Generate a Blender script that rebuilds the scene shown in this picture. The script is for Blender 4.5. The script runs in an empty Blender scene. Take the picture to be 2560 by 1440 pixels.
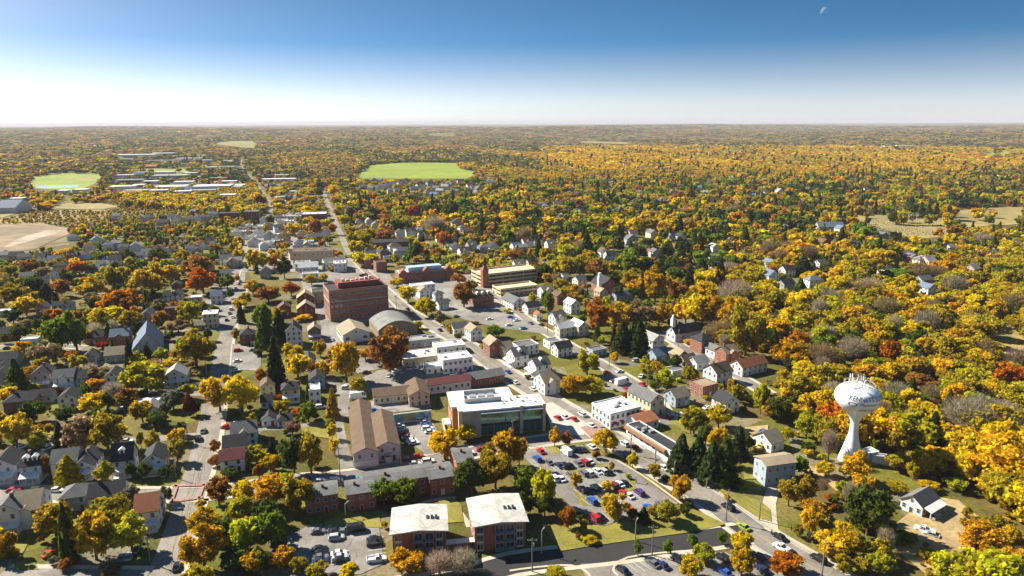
import bpy, math, random
import numpy as np
from mathutils import Matrix, Vector
rnd = random.Random(7); NR = np.random.default_rng(11)
scn = bpy.context.scene; COL = scn.collection
# ------------------------------------------------------------------ camera, sky, sun, exposure
FPX = 1707.0; PITCH = math.atan(412/FPX); ROLL = -.0039; CAMZ = 120.0
_f = np.array((0, math.cos(PITCH), -math.sin(PITCH))); _r0 = np.array((1., 0, 0)); _u0 = np.array((0, math.sin(PITCH), math.cos(PITCH)))
_r = _r0*math.cos(ROLL)+_u0*math.sin(ROLL); _u = -_r0*math.sin(ROLL)+_u0*math.cos(ROLL)
cam = bpy.data.objects.new('camera', bpy.data.cameras.new('camera')); COL.objects.link(cam)
m = Matrix.Identity(4)
for i in range(3): m[i][0] = _r[i]; m[i][1] = _u[i]; m[i][2] = -_f[i]
m[2][3] = CAMZ; cam.matrix_world = m
cam.data.sensor_width = 36; cam.data.lens = 36*FPX/2560; cam.data.clip_start = 1; cam.data.clip_end = 200000
scn.camera = cam
SUN_EL = math.radians(37); SUN_AZ = math.radians(-63)          # azimuth from +Y towards +X
sd = Vector((math.sin(SUN_AZ)*math.cos(SUN_EL), math.cos(SUN_AZ)*math.cos(SUN_EL), math.sin(SUN_EL)))
sl = bpy.data.lights.new('sun', 'SUN'); sl.energy = 5.0; sl.angle = math.radians(.5); sl.color = (1, .93, .8)
so = bpy.data.objects.new('sun', sl); COL.objects.link(so); so.rotation_euler = sd.to_track_quat('Z', 'Y').to_euler()
W = bpy.data.worlds.new('World'); scn.world = W; W.use_nodes = True
wn = W.node_tree.nodes; wl = W.node_tree.links; wn.clear()
wo = wn.new('ShaderNodeOutputWorld'); bg = wn.new('ShaderNodeBackground'); sky = wn.new('ShaderNodeTexSky')
sky.sky_type = 'NISHITA'; sky.sun_disc = False; sky.sun_elevation = SUN_EL; sky.sun_rotation = SUN_AZ
sky.altitude = 100; sky.air_density = 1.0; sky.dust_density = .8; sky.ozone_density = 1.0
tc = wn.new('ShaderNodeTexCoord'); mp = wn.new('ShaderNodeMapping'); mp.inputs['Scale'].default_value = (1, 1, 4); mp.inputs['Location'].default_value = (0, 0, .02)
hs = wn.new('ShaderNodeHueSaturation'); hs.inputs['Hue'].default_value = .488; ga_ = wn.new('ShaderNodeGamma'); ga_.inputs['Gamma'].default_value = 1.1
sx_ = wn.new('ShaderNodeSeparateXYZ'); wl.new(tc.outputs['Generated'], sx_.inputs[0])      # the air whitens towards the horizon
sr = wn.new('ShaderNodeMapRange'); sr.inputs['From Min'].default_value = 0; sr.inputs['From Max'].default_value = .105; sr.inputs['To Min'].default_value = .1; sr.inputs['To Max'].default_value = 1.3
wl.new(sx_.outputs['Z'], sr.inputs['Value']); wl.new(sr.outputs['Result'], hs.inputs['Saturation'])
wl.new(tc.outputs['Generated'], mp.inputs['Vector']); wl.new(mp.outputs['Vector'], sky.inputs['Vector'])
wl.new(sky.outputs['Color'], ga_.inputs['Color']); wl.new(ga_.outputs['Color'], hs.inputs['Color']); wl.new(hs.outputs['Color'], bg.inputs['Color']); wl.new(bg.outputs['Background'], wo.inputs['Surface'])
bg.inputs['Strength'].default_value = .049
scn.view_settings.view_transform = 'Standard'; scn.view_settings.look = 'None'; scn.view_settings.exposure = 1.4; scn.view_settings.gamma = 1
scn.cycles.max_bounces = 5; scn.cycles.diffuse_bounces = 2; scn.cycles.glossy_bounces = 2; scn.cycles.transmission_bounces = 3; scn.cycles.transparent_max_bounces = 8
scn.cycles.volume_bounces = 0; scn.cycles.caustics_reflective = False; scn.cycles.caustics_refractive = False
# ------------------------------------------------------------------ survey: the photograph's tiles to metres on the ground
TILE = dict(A=(0,1000,3.2734),B=(640,1000,3.2734),C=(1280,1000,3.2734),D=(1920,1000,3.2734),E=(0,640,3.2734),F=(640,640,3.2734),G=(1280,640,3.2734),H=(1920,640,3.2734),I=(0,280,3.6),J=(640,280,3.6),K=(1280,280,3.6),L=(1920,280,3.6))
def P(t, X, Y): a = TILE[t]; return a[0]+X/a[2], a[1]+Y/a[2]
def smooth(a, b, x): t = np.clip((x-a)/(b-a), 0, 1); return t*t*(3-2*t)
def hill(x, y):
    r = np.hypot(x, y)
    n = np.sin(x/870+.5)*np.sin(y/1330+1.1)+.7*np.sin(x/1900-y/1500+2)+.5*np.sin(x/530+y/2100)*np.sin(y/760)
    return smooth(2400, 6500, r)*(8+n*17)+smooth(4000, 12000, r)*44
def ray(px, py): d = _f+_r*((px-1280)/FPX)+_u*((720-py)/FPX); return d
def ground(px, py, z=0.0):
    d = ray(px, py); t = (z-CAMZ)/min(d[2], -.004)
    if z == 0 and t > 2000:
        for _ in range(25):
            x, y = d[0]*t, d[1]*t; t = t*.6+.4*(float(hill(x, y))-CAMZ)/min(d[2], -.004)
    return d[0]*t, d[1]*t, t                                     # x, y, depth
def G(t, X, Y, z=0.0): return ground(*P(t, X, Y), z)
def project(x, y, z):
    vx, vy, vz = x, y, z-CAMZ
    dep = vx*_f[0]+vy*_f[1]+vz*_f[2]
    return 1280+FPX*(vx*_r[0]+vy*_r[1]+vz*_r[2])/dep, 720-FPX*(vx*_u[0]+vy*_u[1]+vz*_u[2])/dep, dep
def height_at(x, y, py):                                         # height of the point above (x,y) that shows in pixel row py
    lo, hi = 0., 119.
    for _ in range(40):
        mid = (lo+hi)/2
        if project(x, y, mid)[1] > py: lo = mid
        else: hi = mid
    return lo
# ------------------------------------------------------------------ mesh helpers
class MB:
    def __init__(s): s.v = []; s.f = []; s.m = []
    def face(s, pts, mi=0):
        n = len(s.v); s.v += [tuple(p) for p in pts]; s.f.append(tuple(range(n, n+len(pts)))); s.m.append(mi)
    def box(s, x, y, z, sx, sy, sz, mi=0, rot=0, top=None):      # centre x,y; bottom z
        c, si = math.cos(rot), math.sin(rot); q = []
        for zz in (z, z+sz):
            for ax, ay in ((-1,-1),(1,-1),(1,1),(-1,1)):
                a, b = ax*sx/2, ay*sy/2; q.append((x+a*c-b*si, y+a*si+b*c, zz))
        n = len(s.v); s.v += q
        for k, fc in enumerate(((0,3,2,1),(4,5,6,7),(0,1,5,4),(1,2,6,5),(2,3,7,6),(3,0,4,7))):
            s.f.append(tuple(n+i for i in fc)); s.m.append(top if (k == 1 and top is not None) else mi)
    def prism(s, poly, z0, z1, mi=0, top=None):                  # poly ccw
        n = len(s.v); k = len(poly); s.v += [(p[0], p[1], z0) for p in poly]+[(p[0], p[1], z1) for p in poly]
        s.f.append(tuple(n+i for i in reversed(range(k)))); s.m.append(mi)
        s.f.append(tuple(n+k+i for i in range(k))); s.m.append(mi if top is None else top)
        for i in range(k): j = (i+1) % k; s.f.append((n+i, n+j, n+k+j, n+k+i)); s.m.append(mi)
    def slab(s, pts, th, mi=0):                                  # a sloped quad with thickness downwards
        n = len(s.v); k = len(pts); s.v += [tuple(p) for p in pts]+[(p[0], p[1], p[2]-th) for p in pts]
        s.f.append(tuple(n+i for i in range(k))); s.m.append(mi); s.f.append(tuple(n+k+i for i in reversed(range(k)))); s.m.append(mi)
        for i in range(k): j = (i+1) % k; s.f.append((n+j, n+i, n+k+i, n+k+j)); s.m.append(mi)
    def tube(s, pts, rad, n=6, mi=0, cap=True):
        rings = []
        for i, p in enumerate(pts):
            a = Vector(pts[max(i-1, 0)]); b = Vector(pts[min(i+1, len(pts)-1)]); d = (b-a).normalized()
            q = d.orthogonal().normalized(); w = d.cross(q); base = len(s.v)
            for k in range(n):
                t = 2*math.pi*k/n; s.v.append(tuple(Vector(p)+(q*math.cos(t)+w*math.sin(t))*rad[i]))
            rings.append(base)
        for a, b in zip(rings, rings[1:]):
            for k in range(n): j = (k+1) % n; s.f.append((a+k, a+j, b+j, b+k)); s.m.append(mi)
        if cap:
            s.f.append(tuple(reversed(range(rings[0], rings[0]+n)))); s.m.append(mi); s.f.append(tuple(range(rings[-1], rings[-1]+n))); s.m.append(mi)
    def lathe(s, prof, n=32, mi=0):                              # (radius, z)
        base = len(s.v)
        for r_, z_ in prof:
            for k in range(n): t = 2*math.pi*k/n; s.v.append((r_*math.cos(t), r_*math.sin(t), z_))
        for i in range(len(prof)-1):
            for k in range(n):
                j = (k+1) % n; a = base+i*n; b = a+n; s.f.append((a+k, a+j, b+j, b+k)); s.m.append(mi)
    def mesh(s, name, mats, smooth_=False):
        me = bpy.data.meshes.new(name); me.from_pydata(s.v, [], s.f)
        for mt in (mats if isinstance(mats, (list, tuple)) else [mats]): me.materials.append(mt)
        me.polygons.foreach_set('material_index', s.m)
        if smooth_: me.polygons.foreach_set('use_smooth', [True]*len(s.f))
        me.update(); return me
    def build(s, name, mats, parent=None, color=None, smooth_=False): return put(name, s.mesh(name, mats, smooth_), parent, color)
def put(name, me, parent=None, color=None, loc=None, rz=0.):
    o = bpy.data.objects.new(name, me); COL.objects.link(o)
    if parent: o.parent = parent
    if color: o.color = (*color[:3], 1)
    if loc is not None: o.location = loc
    o.rotation_euler = (0, 0, rz); return o
def empty(name, loc, rz=0.):
    o = bpy.data.objects.new(name, None); COL.objects.link(o); o.location = loc; o.rotation_euler = (0, 0, rz); o.empty_display_size = .5; return o
def tag(o, label=None, cat=None, group=None, kind=None):
    if label: o['label'] = label
    if cat: o['category'] = cat
    if group: o['group'] = group
    if kind: o['kind'] = kind
    return o
PENDING = []                                                     # things whose label is worded at the end, from what stands beside them
def later(o, desc, cat, group=None): tag(o, None, cat, group); PENDING.append((o, desc)); return o
CLEAR = []                                                       # image boxes of what must stay visible: no scattered tree in front
def clear_box(x0, y0, x1, y1): CLEAR.append((x0, y0, x1, y1))
# ------------------------------------------------------------------ materials
def mat(name, rough=.8, spec=.3):
    mt = bpy.data.materials.new(name); mt.use_nodes = True; b = mt.node_tree.nodes['Principled BSDF']
    b.inputs['Roughness'].default_value = rough; b.inputs['Specular IOR Level'].default_value = spec; return mt, mt.node_tree.nodes, mt.node_tree.links, b
def node(nt, typ, **kw):
    n = nt.new(typ)
    for k, v in kw.items():
        if k in n.inputs: n.inputs[k].default_value = v
        else: setattr(n, k, v)
    return n
def noise_mix(nt, lk, base_sock, amount, scale, detail=4, dark=.55, light=1.25, coord='Object', stretch=None):
    """base colour times a noise that runs from DARK to LIGHT"""
    t = nt.new('ShaderNodeTexCoord'); nz = node(nt, 'ShaderNodeTexNoise', Scale=scale, Detail=detail)
    src = t.outputs[coord]
    if stretch: mpn = node(nt, 'ShaderNodeMapping', Scale=stretch); lk.new(src, mpn.inputs['Vector']); src = mpn.outputs['Vector']
    lk.new(src, nz.inputs['Vector'])
    mr = node(nt, 'ShaderNodeMapRange'); mr.inputs['From Min'].default_value = .3; mr.inputs['From Max'].default_value = .7; mr.inputs['To Min'].default_value = 1+(dark-1)*amount; mr.inputs['To Max'].default_value = 1+(light-1)*amount
    lk.new(nz.outputs['Fac'], mr.inputs['Value'])
    mx = node(nt, 'ShaderNodeVectorMath', operation='SCALE'); lk.new(base_sock, mx.inputs[0]); lk.new(mr.outputs['Result'], mx.inputs['Scale'])
    return mx.outputs['Vector']
def obj_mat(name, rough=.8, amount=.5, scale=.6, stretch=None, spec=.3, fine=None):
    mt, nt, lk, b = mat(name, rough, spec); oi = nt.new('ShaderNodeObjectInfo'); c = noise_mix(nt, lk, oi.outputs['Color'], amount, scale, stretch=stretch)
    if fine: c = noise_mix(nt, lk, c, fine[0], fine[1], 2, stretch=fine[2] if len(fine) > 2 else None)
    lk.new(c, b.inputs['Base Color']); return mt
def flat_mat(name, col, rough=.8, amount=.5, scale=.6, spec=.3, fine=None, metal=0, coord='Object'):
    mt, nt, lk, b = mat(name, rough, spec); rgb = nt.new('ShaderNodeRGB'); rgb.outputs[0].default_value = (*col, 1)
    c = noise_mix(nt, lk, rgb.outputs[0], amount, scale, coord=coord)
    if fine: c = noise_mix(nt, lk, c, fine[0], fine[1], 3, coord=coord)
    lk.new(c, b.inputs['Base Color']); b.inputs['Metallic'].default_value = metal; return mt
M = {}
M['siding'] = obj_mat('siding', .7, .25, .5, fine=(.25, 3, (.05, .05, 1.6)))
M['brick'] = obj_mat('brickwork', .9, .5, .35, fine=(.5, 7, (1, 1, 2.5)))
M['shingle'] = obj_mat('roof_shingles', .9, .45, .35, fine=(.5, 3))
M['membrane'] = obj_mat('roof_membrane', .85, .5, .16, fine=(.3, 1.2))
M['oldroof'] = obj_mat('weathered_roof', .9, .55, .3, fine=(.5, 1.6))
M['paint'] = obj_mat('painted_trim', .6, .1, 1)
M['glass'] = flat_mat('window_glass', (.03, .04, .05), .12, .4, 1.5, spec=.6)
M['frame'] = flat_mat('window_frame', (.52, .52, .5), .6, .1, 1)
M['concrete'] = flat_mat('concrete', (.42, .39, .34), .9, .35, .3, fine=(.2, 3))
M['kerb'] = flat_mat('kerb_concrete', (.44, .38, .29), .9, .4, .25, fine=(.25, 3))
M['asphalt'] = flat_mat('asphalt', (.215, .19, .163), .9, .6, .07, fine=(.35, .7))
M['newasphalt'] = flat_mat('new_asphalt', (.028, .027, .027), .85, .35, .1, fine=(.25, 1.5))
M['lot'] = flat_mat('parking_asphalt', (.23, .21, .185), .9, .6, .07, fine=(.4, .6))
M['line'] = flat_mat('road_paint_white', (.6, .6, .57), .8, .4, 1.5)
M['yline'] = flat_mat('road_paint_yellow', (.34, .26, .1), .8, .4, 1.5)
M['redpave'] = flat_mat('red_brick_paving', (.3, .17, .14), .9, .4, .5, fine=(.3, 5))
M['lawn'] = flat_mat('lawn_grass', (.2, .175, .03), .95, .8, .12, fine=(.5, 1.1))
M['tan'] = flat_mat('dry_ground', (.36, .26, .12), .95, .6, .1, fine=(.5, .8))
M['bark'] = flat_mat('bark', (.11, .085, .065), .95, .5, 2)
M['wood'] = flat_mat('weathered_pole_wood', (.2, .165, .13), .9, .4, 1.5)
M['metal'] = flat_mat('grey_metal', (.35, .36, .37), .5, .3, 1, metal=.4)
M['white'] = flat_mat('white_tank_paint', (.82, .83, .84), .4, .25, .35, spec=.4, fine=(.12, 2))
M['black'] = flat_mat('black_rubber', (.015, .015, .016), .7, .2, 2)
M['carpaint'] = obj_mat('car_paint', .3, .05, 1, spec=.6)
M['navy'] = flat_mat('navy_lettering', (.02, .03, .09), .6, .1, 1)
M['maroon'] = flat_mat('maroon_lettering', (.2, .02, .03), .6, .1, 1)
def worn(m_, bright, dark):                                      # repair patches and tar seams in the paving
    nt = m_.node_tree.nodes; lk = m_.node_tree.links; b = nt['Principled BSDF']; src = b.inputs['Base Color'].links[0].from_socket
    t = nt.new('ShaderNodeTexCoord'); v = node(nt, 'ShaderNodeTexVoronoi', Scale=.11); lk.new(t.outputs['Object'], v.inputs['Vector']); sp = nt.new('ShaderNodeSeparateColor'); lk.new(v.outputs['Color'], sp.inputs[0])
    mr = node(nt, 'ShaderNodeMapRange'); mr.inputs['To Min'].default_value = dark; mr.inputs['To Max'].default_value = bright; lk.new(sp.outputs[0], mr.inputs['Value'])
    e_ = node(nt, 'ShaderNodeTexVoronoi', feature='DISTANCE_TO_EDGE', Scale=.16); lk.new(t.outputs['Object'], e_.inputs['Vector']); m2 = node(nt, 'ShaderNodeMapRange'); m2.inputs['From Max'].default_value = .02; m2.inputs['To Min'].default_value = .6; lk.new(e_.outputs['Distance'], m2.inputs['Value'])
    mm = node(nt, 'ShaderNodeMath', operation='MULTIPLY'); lk.new(mr.outputs[0], mm.inputs[0]); lk.new(m2.outputs[0], mm.inputs[1]); sc = node(nt, 'ShaderNodeVectorMath', operation='SCALE'); lk.new(src, sc.inputs[0]); lk.new(mm.outputs[0], sc.inputs['Scale']); lk.new(sc.outputs['Vector'], b.inputs['Base Color'])
worn(M['asphalt'], 1.12, .82); worn(M['lot'], 1.12, .78); worn(M['membrane'], 1.06, .86); worn(M['oldroof'], 1.1, .85)
def leaf_mat(name, attr=None):
    mt = bpy.data.materials.new(name); mt.use_nodes = True; nt = mt.node_tree.nodes; lk = mt.node_tree.links; nt.clear()
    out = nt.new('ShaderNodeOutputMaterial')
    if attr: a = nt.new('ShaderNodeAttribute'); a.attribute_name = attr; src = a.outputs['Color']
    else: a = nt.new('ShaderNodeObjectInfo'); src = a.outputs['Color']
    ge = nt.new('ShaderNodeNewGeometry'); mr = node(nt, 'ShaderNodeMapRange'); mr.inputs['To Min'].default_value = .55; mr.inputs['To Max'].default_value = 1.3
    lk.new(ge.outputs['Random Per Island'], mr.inputs['Value'])
    sc = node(nt, 'ShaderNodeVectorMath', operation='SCALE'); tcl = nt.new('ShaderNodeTexCoord'); nz = node(nt, 'ShaderNodeTexNoise', Scale=7. if not attr else .55, Detail=2); lk.new(tcl.outputs['Object'], nz.inputs['Vector'])
    m3 = node(nt, 'ShaderNodeMapRange'); m3.inputs['From Min'].default_value = .3; m3.inputs['From Max'].default_value = .7; m3.inputs['To Min'].default_value = .55; m3.inputs['To Max'].default_value = 1.25; lk.new(nz.outputs['Fac'], m3.inputs['Value'])
    mm = node(nt, 'ShaderNodeMath', operation='MULTIPLY'); lk.new(m3.outputs['Result'], mm.inputs[0]); lk.new(mr.outputs['Result'], mm.inputs[1])
    lk.new(src, sc.inputs[0]); lk.new(mm.outputs[0], sc.inputs['Scale'])
    hu = nt.new('ShaderNodeHueSaturation'); mh = node(nt, 'ShaderNodeMapRange'); mh.inputs['To Min'].default_value = .488; mh.inputs['To Max'].default_value = .516
    wh = node(nt, 'ShaderNodeTexWhiteNoise', noise_dimensions='1D'); lk.new(ge.outputs['Random Per Island'], wh.inputs['W']); lk.new(wh.outputs['Value'], mh.inputs['Value'])
    lk.new(mh.outputs['Result'], hu.inputs['Hue']); lk.new(sc.outputs['Vector'], hu.inputs['Color'])
    d = nt.new('ShaderNodeBsdfDiffuse'); tr = nt.new('ShaderNodeBsdfTranslucent'); mx = nt.new('ShaderNodeMixShader'); mx.inputs[0].default_value = .55
    lk.new(hu.outputs['Color'], d.inputs['Color']); lk.new(hu.outputs['Color'], tr.inputs['Color'])
    lk.new(d.outputs[0], mx.inputs[1]); lk.new(tr.outputs[0], mx.inputs[2]); lk.new(mx.outputs[0], out.inputs['Surface']); return mt
M['leaf'] = leaf_mat('leaves'); M['woodleaf'] = leaf_mat('wood_leaves', 'Col')
# ground: lawn greens, ochres and leaf litter near, dark fields and woods floor far
mt, nt, lk, b = mat('ground', .95, .1); tcn = nt.new('ShaderNodeTexCoord')
n1 = node(nt, 'ShaderNodeTexNoise', Scale=.018, Detail=6); n2 = node(nt, 'ShaderNodeTexNoise', Scale=.13, Detail=5); n3 = node(nt, 'ShaderNodeTexNoise', Scale=.9, Detail=3)
for n in (n1, n2, n3): lk.new(tcn.outputs['Object'], n.inputs['Vector'])
r1 = nt.new('ShaderNodeValToRGB'); e = r1.color_ramp.elements; e[0].position = .34; e[0].color = (.075, .06, .02, 1); e[1].position = .68; e[1].color = (.2, .135, .05, 1)
x = e.new(.5); x.color = (.115, .1, .02, 1); x = e.new(.58); x.color = (.1, .115, .018, 1)
mxv = node(nt, 'ShaderNodeMath', operation='MULTIPLY_ADD'); mxv.inputs[1].default_value = .5; lk.new(n2.outputs['Fac'], mxv.inputs[0])
hv = node(nt, 'ShaderNodeMath', operation='MULTIPLY'); hv.inputs[1].default_value = .5; lk.new(n1.outputs['Fac'], hv.inputs[0]); lk.new(hv.outputs[0], mxv.inputs[2]); lk.new(mxv.outputs[0], r1.inputs['Fac'])
vo = node(nt, 'ShaderNodeTexVoronoi', Scale=.052); lk.new(tcn.outputs['Object'], vo.inputs['Vector']); sc3 = nt.new('ShaderNodeSeparateColor'); lk.new(vo.outputs['Color'], sc3.inputs[0])
r2 = nt.new('ShaderNodeValToRGB'); r2.color_ramp.interpolation = 'CONSTANT'; e = r2.color_ramp.elements; e[0].color = (.13, .125, .02, 1); e[1].position = .2; e[1].color = (.14, .09, .035, 1)
for p_, c_ in ((.4, (.2, .16, .05)), (.55, (.09, .085, .022)), (.7, (.22, .2, .17)), (.82, (.18, .17, .022)), (.92, (.27, .22, .15))): x = e.new(p_); x.color = (*c_, 1)
lk.new(sc3.outputs[0], r2.inputs['Fac']); m2 = node(nt, 'ShaderNodeMix', data_type='RGBA'); m2.inputs['Factor'].default_value = .55; lk.new(r1.outputs['Color'], m2.inputs[6]); lk.new(r2.outputs['Color'], m2.inputs[7])
c = noise_mix(nt, lk, m2.outputs[2], .8, .9, 3); c = noise_mix(nt, lk, c, .5, .15, 3); lk.new(c, b.inputs['Base Color']); M['ground'] = mt
# ------------------------------------------------------------------ ground sheet, roads, lots, fields
mb = MB(); rings = [0.]+list(np.geomspace(40, 40000, 150)); NA = 240
for rr in rings:
    for k in range(NA):
        t = 2*math.pi*k/NA; xx, yy = rr*math.sin(t), rr*math.cos(t); mb.v.append((xx, yy, float(hill(xx, yy))))
for i in range(len(rings)-1):
    for k in range(NA):
        j = (k+1) % NA; mb.f.append((i*NA+k, (i+1)*NA+k, (i+1)*NA+j, i*NA+j)); mb.m.append(0)
g = mb.build('ground', M['ground'], smooth_=True); tag(g, 'open ground of lawns, leaf litter and fields under the town', None, None, 'structure')
def spline(pts, step=6.):
    p = [np.array(q[:2], float) for q in pts]; out = []
    for i in range(len(p)-1):
        a, b_, c_, d_ = p[max(i-1, 0)], p[i], p[i+1], p[min(i+2, len(p)-1)]; n = max(2, int(np.linalg.norm(c_-b_)/step))
        for k in range(n):
            t = k/n; out.append(.5*((2*b_)+(c_-a)*t+(2*a-5*b_+4*c_-d_)*t*t+(-a+3*b_-3*c_+d_)*t**3))
    out.append(p[-1]); return out
def ribbon(pts, o0, o1, z0, z1, mbb, mi=0, dash=None):
    tp = [1-.48*float(smooth(320, 600, math.hypot(*p))) for p in pts]
    d = [pts[min(i+1, len(pts)-1)]-pts[max(i-1, 0)] for i in range(len(pts))]; n = [np.array((-q[1], q[0]))/max(np.linalg.norm(q), 1e-6) for q in d]
    for i in range(len(pts)-1):
        if dash and (i//dash) % 2: continue
        a0, a1 = pts[i]-n[i]*o0*tp[i], pts[i]-n[i]*o1*tp[i]; b0, b1 = pts[i+1]-n[i+1]*o0*tp[i+1], pts[i+1]-n[i+1]*o1*tp[i+1]
        mbb.face([(*a0, z1), (*a1, z1), (*b1, z1), (*b0, z1)][::-1] if o0 > o1 else [(*a0, z1), (*a1, z1), (*b1, z1), (*b0, z1)], mi)
        if z1-z0 > .05:
            mbb.face([(*a1, z1), (*a1, z0), (*b1, z0), (*b1, z1)], mi); mbb.face([(*a0, z0), (*a0, z1), (*b0, z1), (*b0, z0)], mi)
ROADS = []; ZL = [.02]
def road(pts, w, label, m_='asphalt', walk=(-1, 1), line=None, name='road', edge=False):
    q = spline([G(*p)[:2] if isinstance(p[0], str) else p for p in pts]); ZL[0] += .006; z = ZL[0]
    a = MB(); ribbon(q, -w/2, w/2, 0, z, a); tag(a.build(name, M[m_]), label, None, None, 'structure'); ROADS.append((np.array(q), w/2+(2.6 if walk else .6)))
    if walk:
        for s in walk:
            q2 = [p for p in q if np.hypot(*p) < 620]
            if len(q2) < 2: continue
            a = MB(); ribbon(q2, s*(w/2+1.7) if s < 0 else w/2, s*w/2 if s < 0 else w/2+1.7, 0, .13, a); tag(a.build('pavement', M['kerb']), 'pale concrete pavement beside '+label, None, None, 'structure')
    if line:
        a = MB(); ribbon(q, -.22, -.1, 0, z+.05, a, 0); ribbon(q, .1, .22, 0, z+.05, a, 0); tag(a.build('road_marking', M[line]), 'double centre line on '+label, None, None, 'structure')
    if edge:
        a = MB()
        for s in (-1, 1): ribbon(q, s*(w/2-.5), s*(w/2-.35), 0, z+.05, a)
        tag(a.build('road_marking', M['line']), 'edge lines on '+label, None, None, 'structure')
    return q
left_street = road([('A',1290,1520),('A',1340,1440),('A',1545,830),('A',1695,300),('E',1795,940),('E',1855,640),('E',1990,250),(-225,543),('J',80,980),('J',130,830),('J',0,640),('I',2170,455),(-1250,3300)], 9, 'straight grey street running from the crossing to the horizon', line='yline', walk=(1,))
main_road = road([(112,118),('D',480,1440),('C',2000,1095),('C',1640,830),('C',1180,545),('C',900,365),('C',640,200),('C',330,20),('F',1960,900),('F',1700,715),('F',1330,505),('F',1165,380),('J',860,1290),('J',760,1090),('J',650,830),('J',607,715)], 11, 'broad main road beside the parking lot and shops', line='yline', edge=True)
black_road = road([(-70,150),('B',1560,1500),('C',0,1345),('C',900,1235),('C',1700,1120),('C',1900,1090)], 8.5, 'freshly laid black road below the lawn', 'newasphalt')
cross_street = road([('A',-500,760),('A',0,762),('A',700,775),('A',1545,772),('B',-60,720),('B',360,660),('B',860,612),('B',1420,495),('C',120,352),('C',720,275)], 7.5, 'cross street behind the brick row')
second_street = road([('F',1880,280),('G',0,425),('G',180,560),('G',330,650),('G',520,765),('G',740,890),('G',950,1015),('G',1070,1095),('G',1200,1230),('G',1290,1380)], 6.5, 'narrow back street behind the shops')
third_street = road([('G',1200,620),('G',1350,715),('G',1500,800),('G',1700,895),('G',1900,1010),('G',2095,1130)], 6, 'side street beside the white church')
alley = road([('B',745,560),('B',690,330),('B',665,160),('F',720,1220),('F',690,1100),('F',600,1010)], 5, 'pale alley beside the twin halls', walk=False)
church_street = road([('E',-200,770),('E',60,740),('E',420,735),('E',700,750)], 6, 'short street past the flat white garage')
lane1 = road([('A',1720,290),('A',1900,275),('B',60,230),('B',420,215),('B',640,180)], 5, 'lane behind the white garages', walk=False)
lane2 = road([('A',600,300),('A',1000,330),('A',1250,320),('A',1600,290)], 5, 'shaded lane behind the pointed gables', walk=False)
lane3 = road([('E',1760,1140),('E',1500,1120),('E',1100,1110),('E',600,1120)], 5, 'lane between back gardens', walk=False)
lane4 = road([('E',1850,610),('E',1600,600),('E',1300,640)], 6, 'side street by the three storey inn', walk=False)
lane5 = road([('F',1130,340),('F',900,500),('F',600,440),('F',560,690),('F',620,760)], 6, 'service lane around the big brick offices', walk=False)
lane6 = road([('D',30,1080),('D',10,840),('D',60,700)], 4, 'pale drive up to the grey house', 'kerb', walk=False)
lane7 = road([('D',200,500),('D',400,590),('D',560,700),('D',700,830)], 4, 'dirt track past the water tower', 'tan', walk=False)
lane8 = road([('D',1080,990),('D',1250,1080),('D',1500,1190),('D',1700,1290)], 4, 'shaded drive below the white cottage', 'tan', walk=False)
far_lane = road([('J',1400,1060),('J',1560,1190),('J',1700,1300)], 6, 'residential street climbing between trees', walk=False)
shops_lane = road([('A',0,1432),('A',500,1440),('A',1200,1450)], 6, 'grey lane along the lower lawns')
def patch(pts, m_, label, name='parking_lot', raise_=0, kind='structure', low=None):
    ZL[0] += .005; q = [G(*p)[:2] if isinstance(p[0], str) else p for p in pts]
    ar = sum(q[i][0]*q[(i+1) % len(q)][1]-q[(i+1) % len(q)][0]*q[i][1] for i in range(len(q)))
    if ar < 0: q = q[::-1]
    far = max(math.hypot(*p) for p in q) > 2400; hz = float(hill(*q[0])) if far else 0
    a = MB()
    if raise_: a.prism(q, -.1, raise_)
    else: a.face([(p[0], p[1], (float(hill(*p))+.4+ZL[0] if far else (.1+ZL[0] if math.hypot(*p) > 900 else (low or ZL[0]-.015)))) for p in q])
    return tag(a.build(name, M[m_]), label, None, None, kind)
def pcl(t, pts): CLEAR.append(('poly', np.array([P(t, *p) for p in pts])))
patch([('C',40,410),('C',140,370),('C',300,395),('C',640,440),('C',860,490),('C',1360,850),('C',1010,930),('C',770,1030),('C',620,1010),('C',330,720),('C',150,520)], 'lot', 'large grey parking lot with planted islands')
patch([('C',830,1400),('C',900,1350),('C',1290,1290),('C',1900,1260),('C',2080,1290),('D',250,1440),('D',260,1560),('C',860,1560)], 'lot', 'pale parking lot below the black road')
patch([('C',560,1345),('C',830,1330),('C',880,1560),('C',640,1560)], 'asphalt', 'entrance drive off the black road', 'driveway')
patch([('B',250,1120),('B',430,1030),('B',620,1040),('B',1010,1050),('B',1050,1340),('B',850,1430),('B',580,1420),('B',270,1250)], 'lot', 'shaded parking lot beside the apartment block')
patch([('B',1060,150),('B',1430,140),('B',1560,430),('B',1390,450),('B',1240,330)], 'lot', 'small parking lot below the mural')
patch([('F',840,1010),('F',1000,940),('F',1390,860),('F',1800,900),('F',1880,980),('F',1740,1030),('F',1280,1060),('F',960,1110),('F',700,1150),('F',690,1060)], 'lot', 'parking lot behind the white two storey store')
patch([('F',800,760),('F',1230,780),('F',1240,880),('F',830,960),('F',760,860)], 'lot', 'parking yard beside the red oak')
patch([('F',1560,470),('F',1800,430),('G',0,480),('G',330,650),('G',120,620),('F',1990,590),('F',1700,520)], 'lot', 'parking lot below the garage')
patch([('F',690,1230),('F',950,1190),('F',1440,1190),('F',1430,1250),('F',1050,1290),('F',800,1270),('F',740,1330)], 'lot', 'yard between the cream shops and the halls')
patch([('C',270,30),('C',330,20),('C',640,210),('C',590,290),('C',330,300)], 'concrete', 'paved plaza in front of the civic building', 'plaza')
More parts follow.
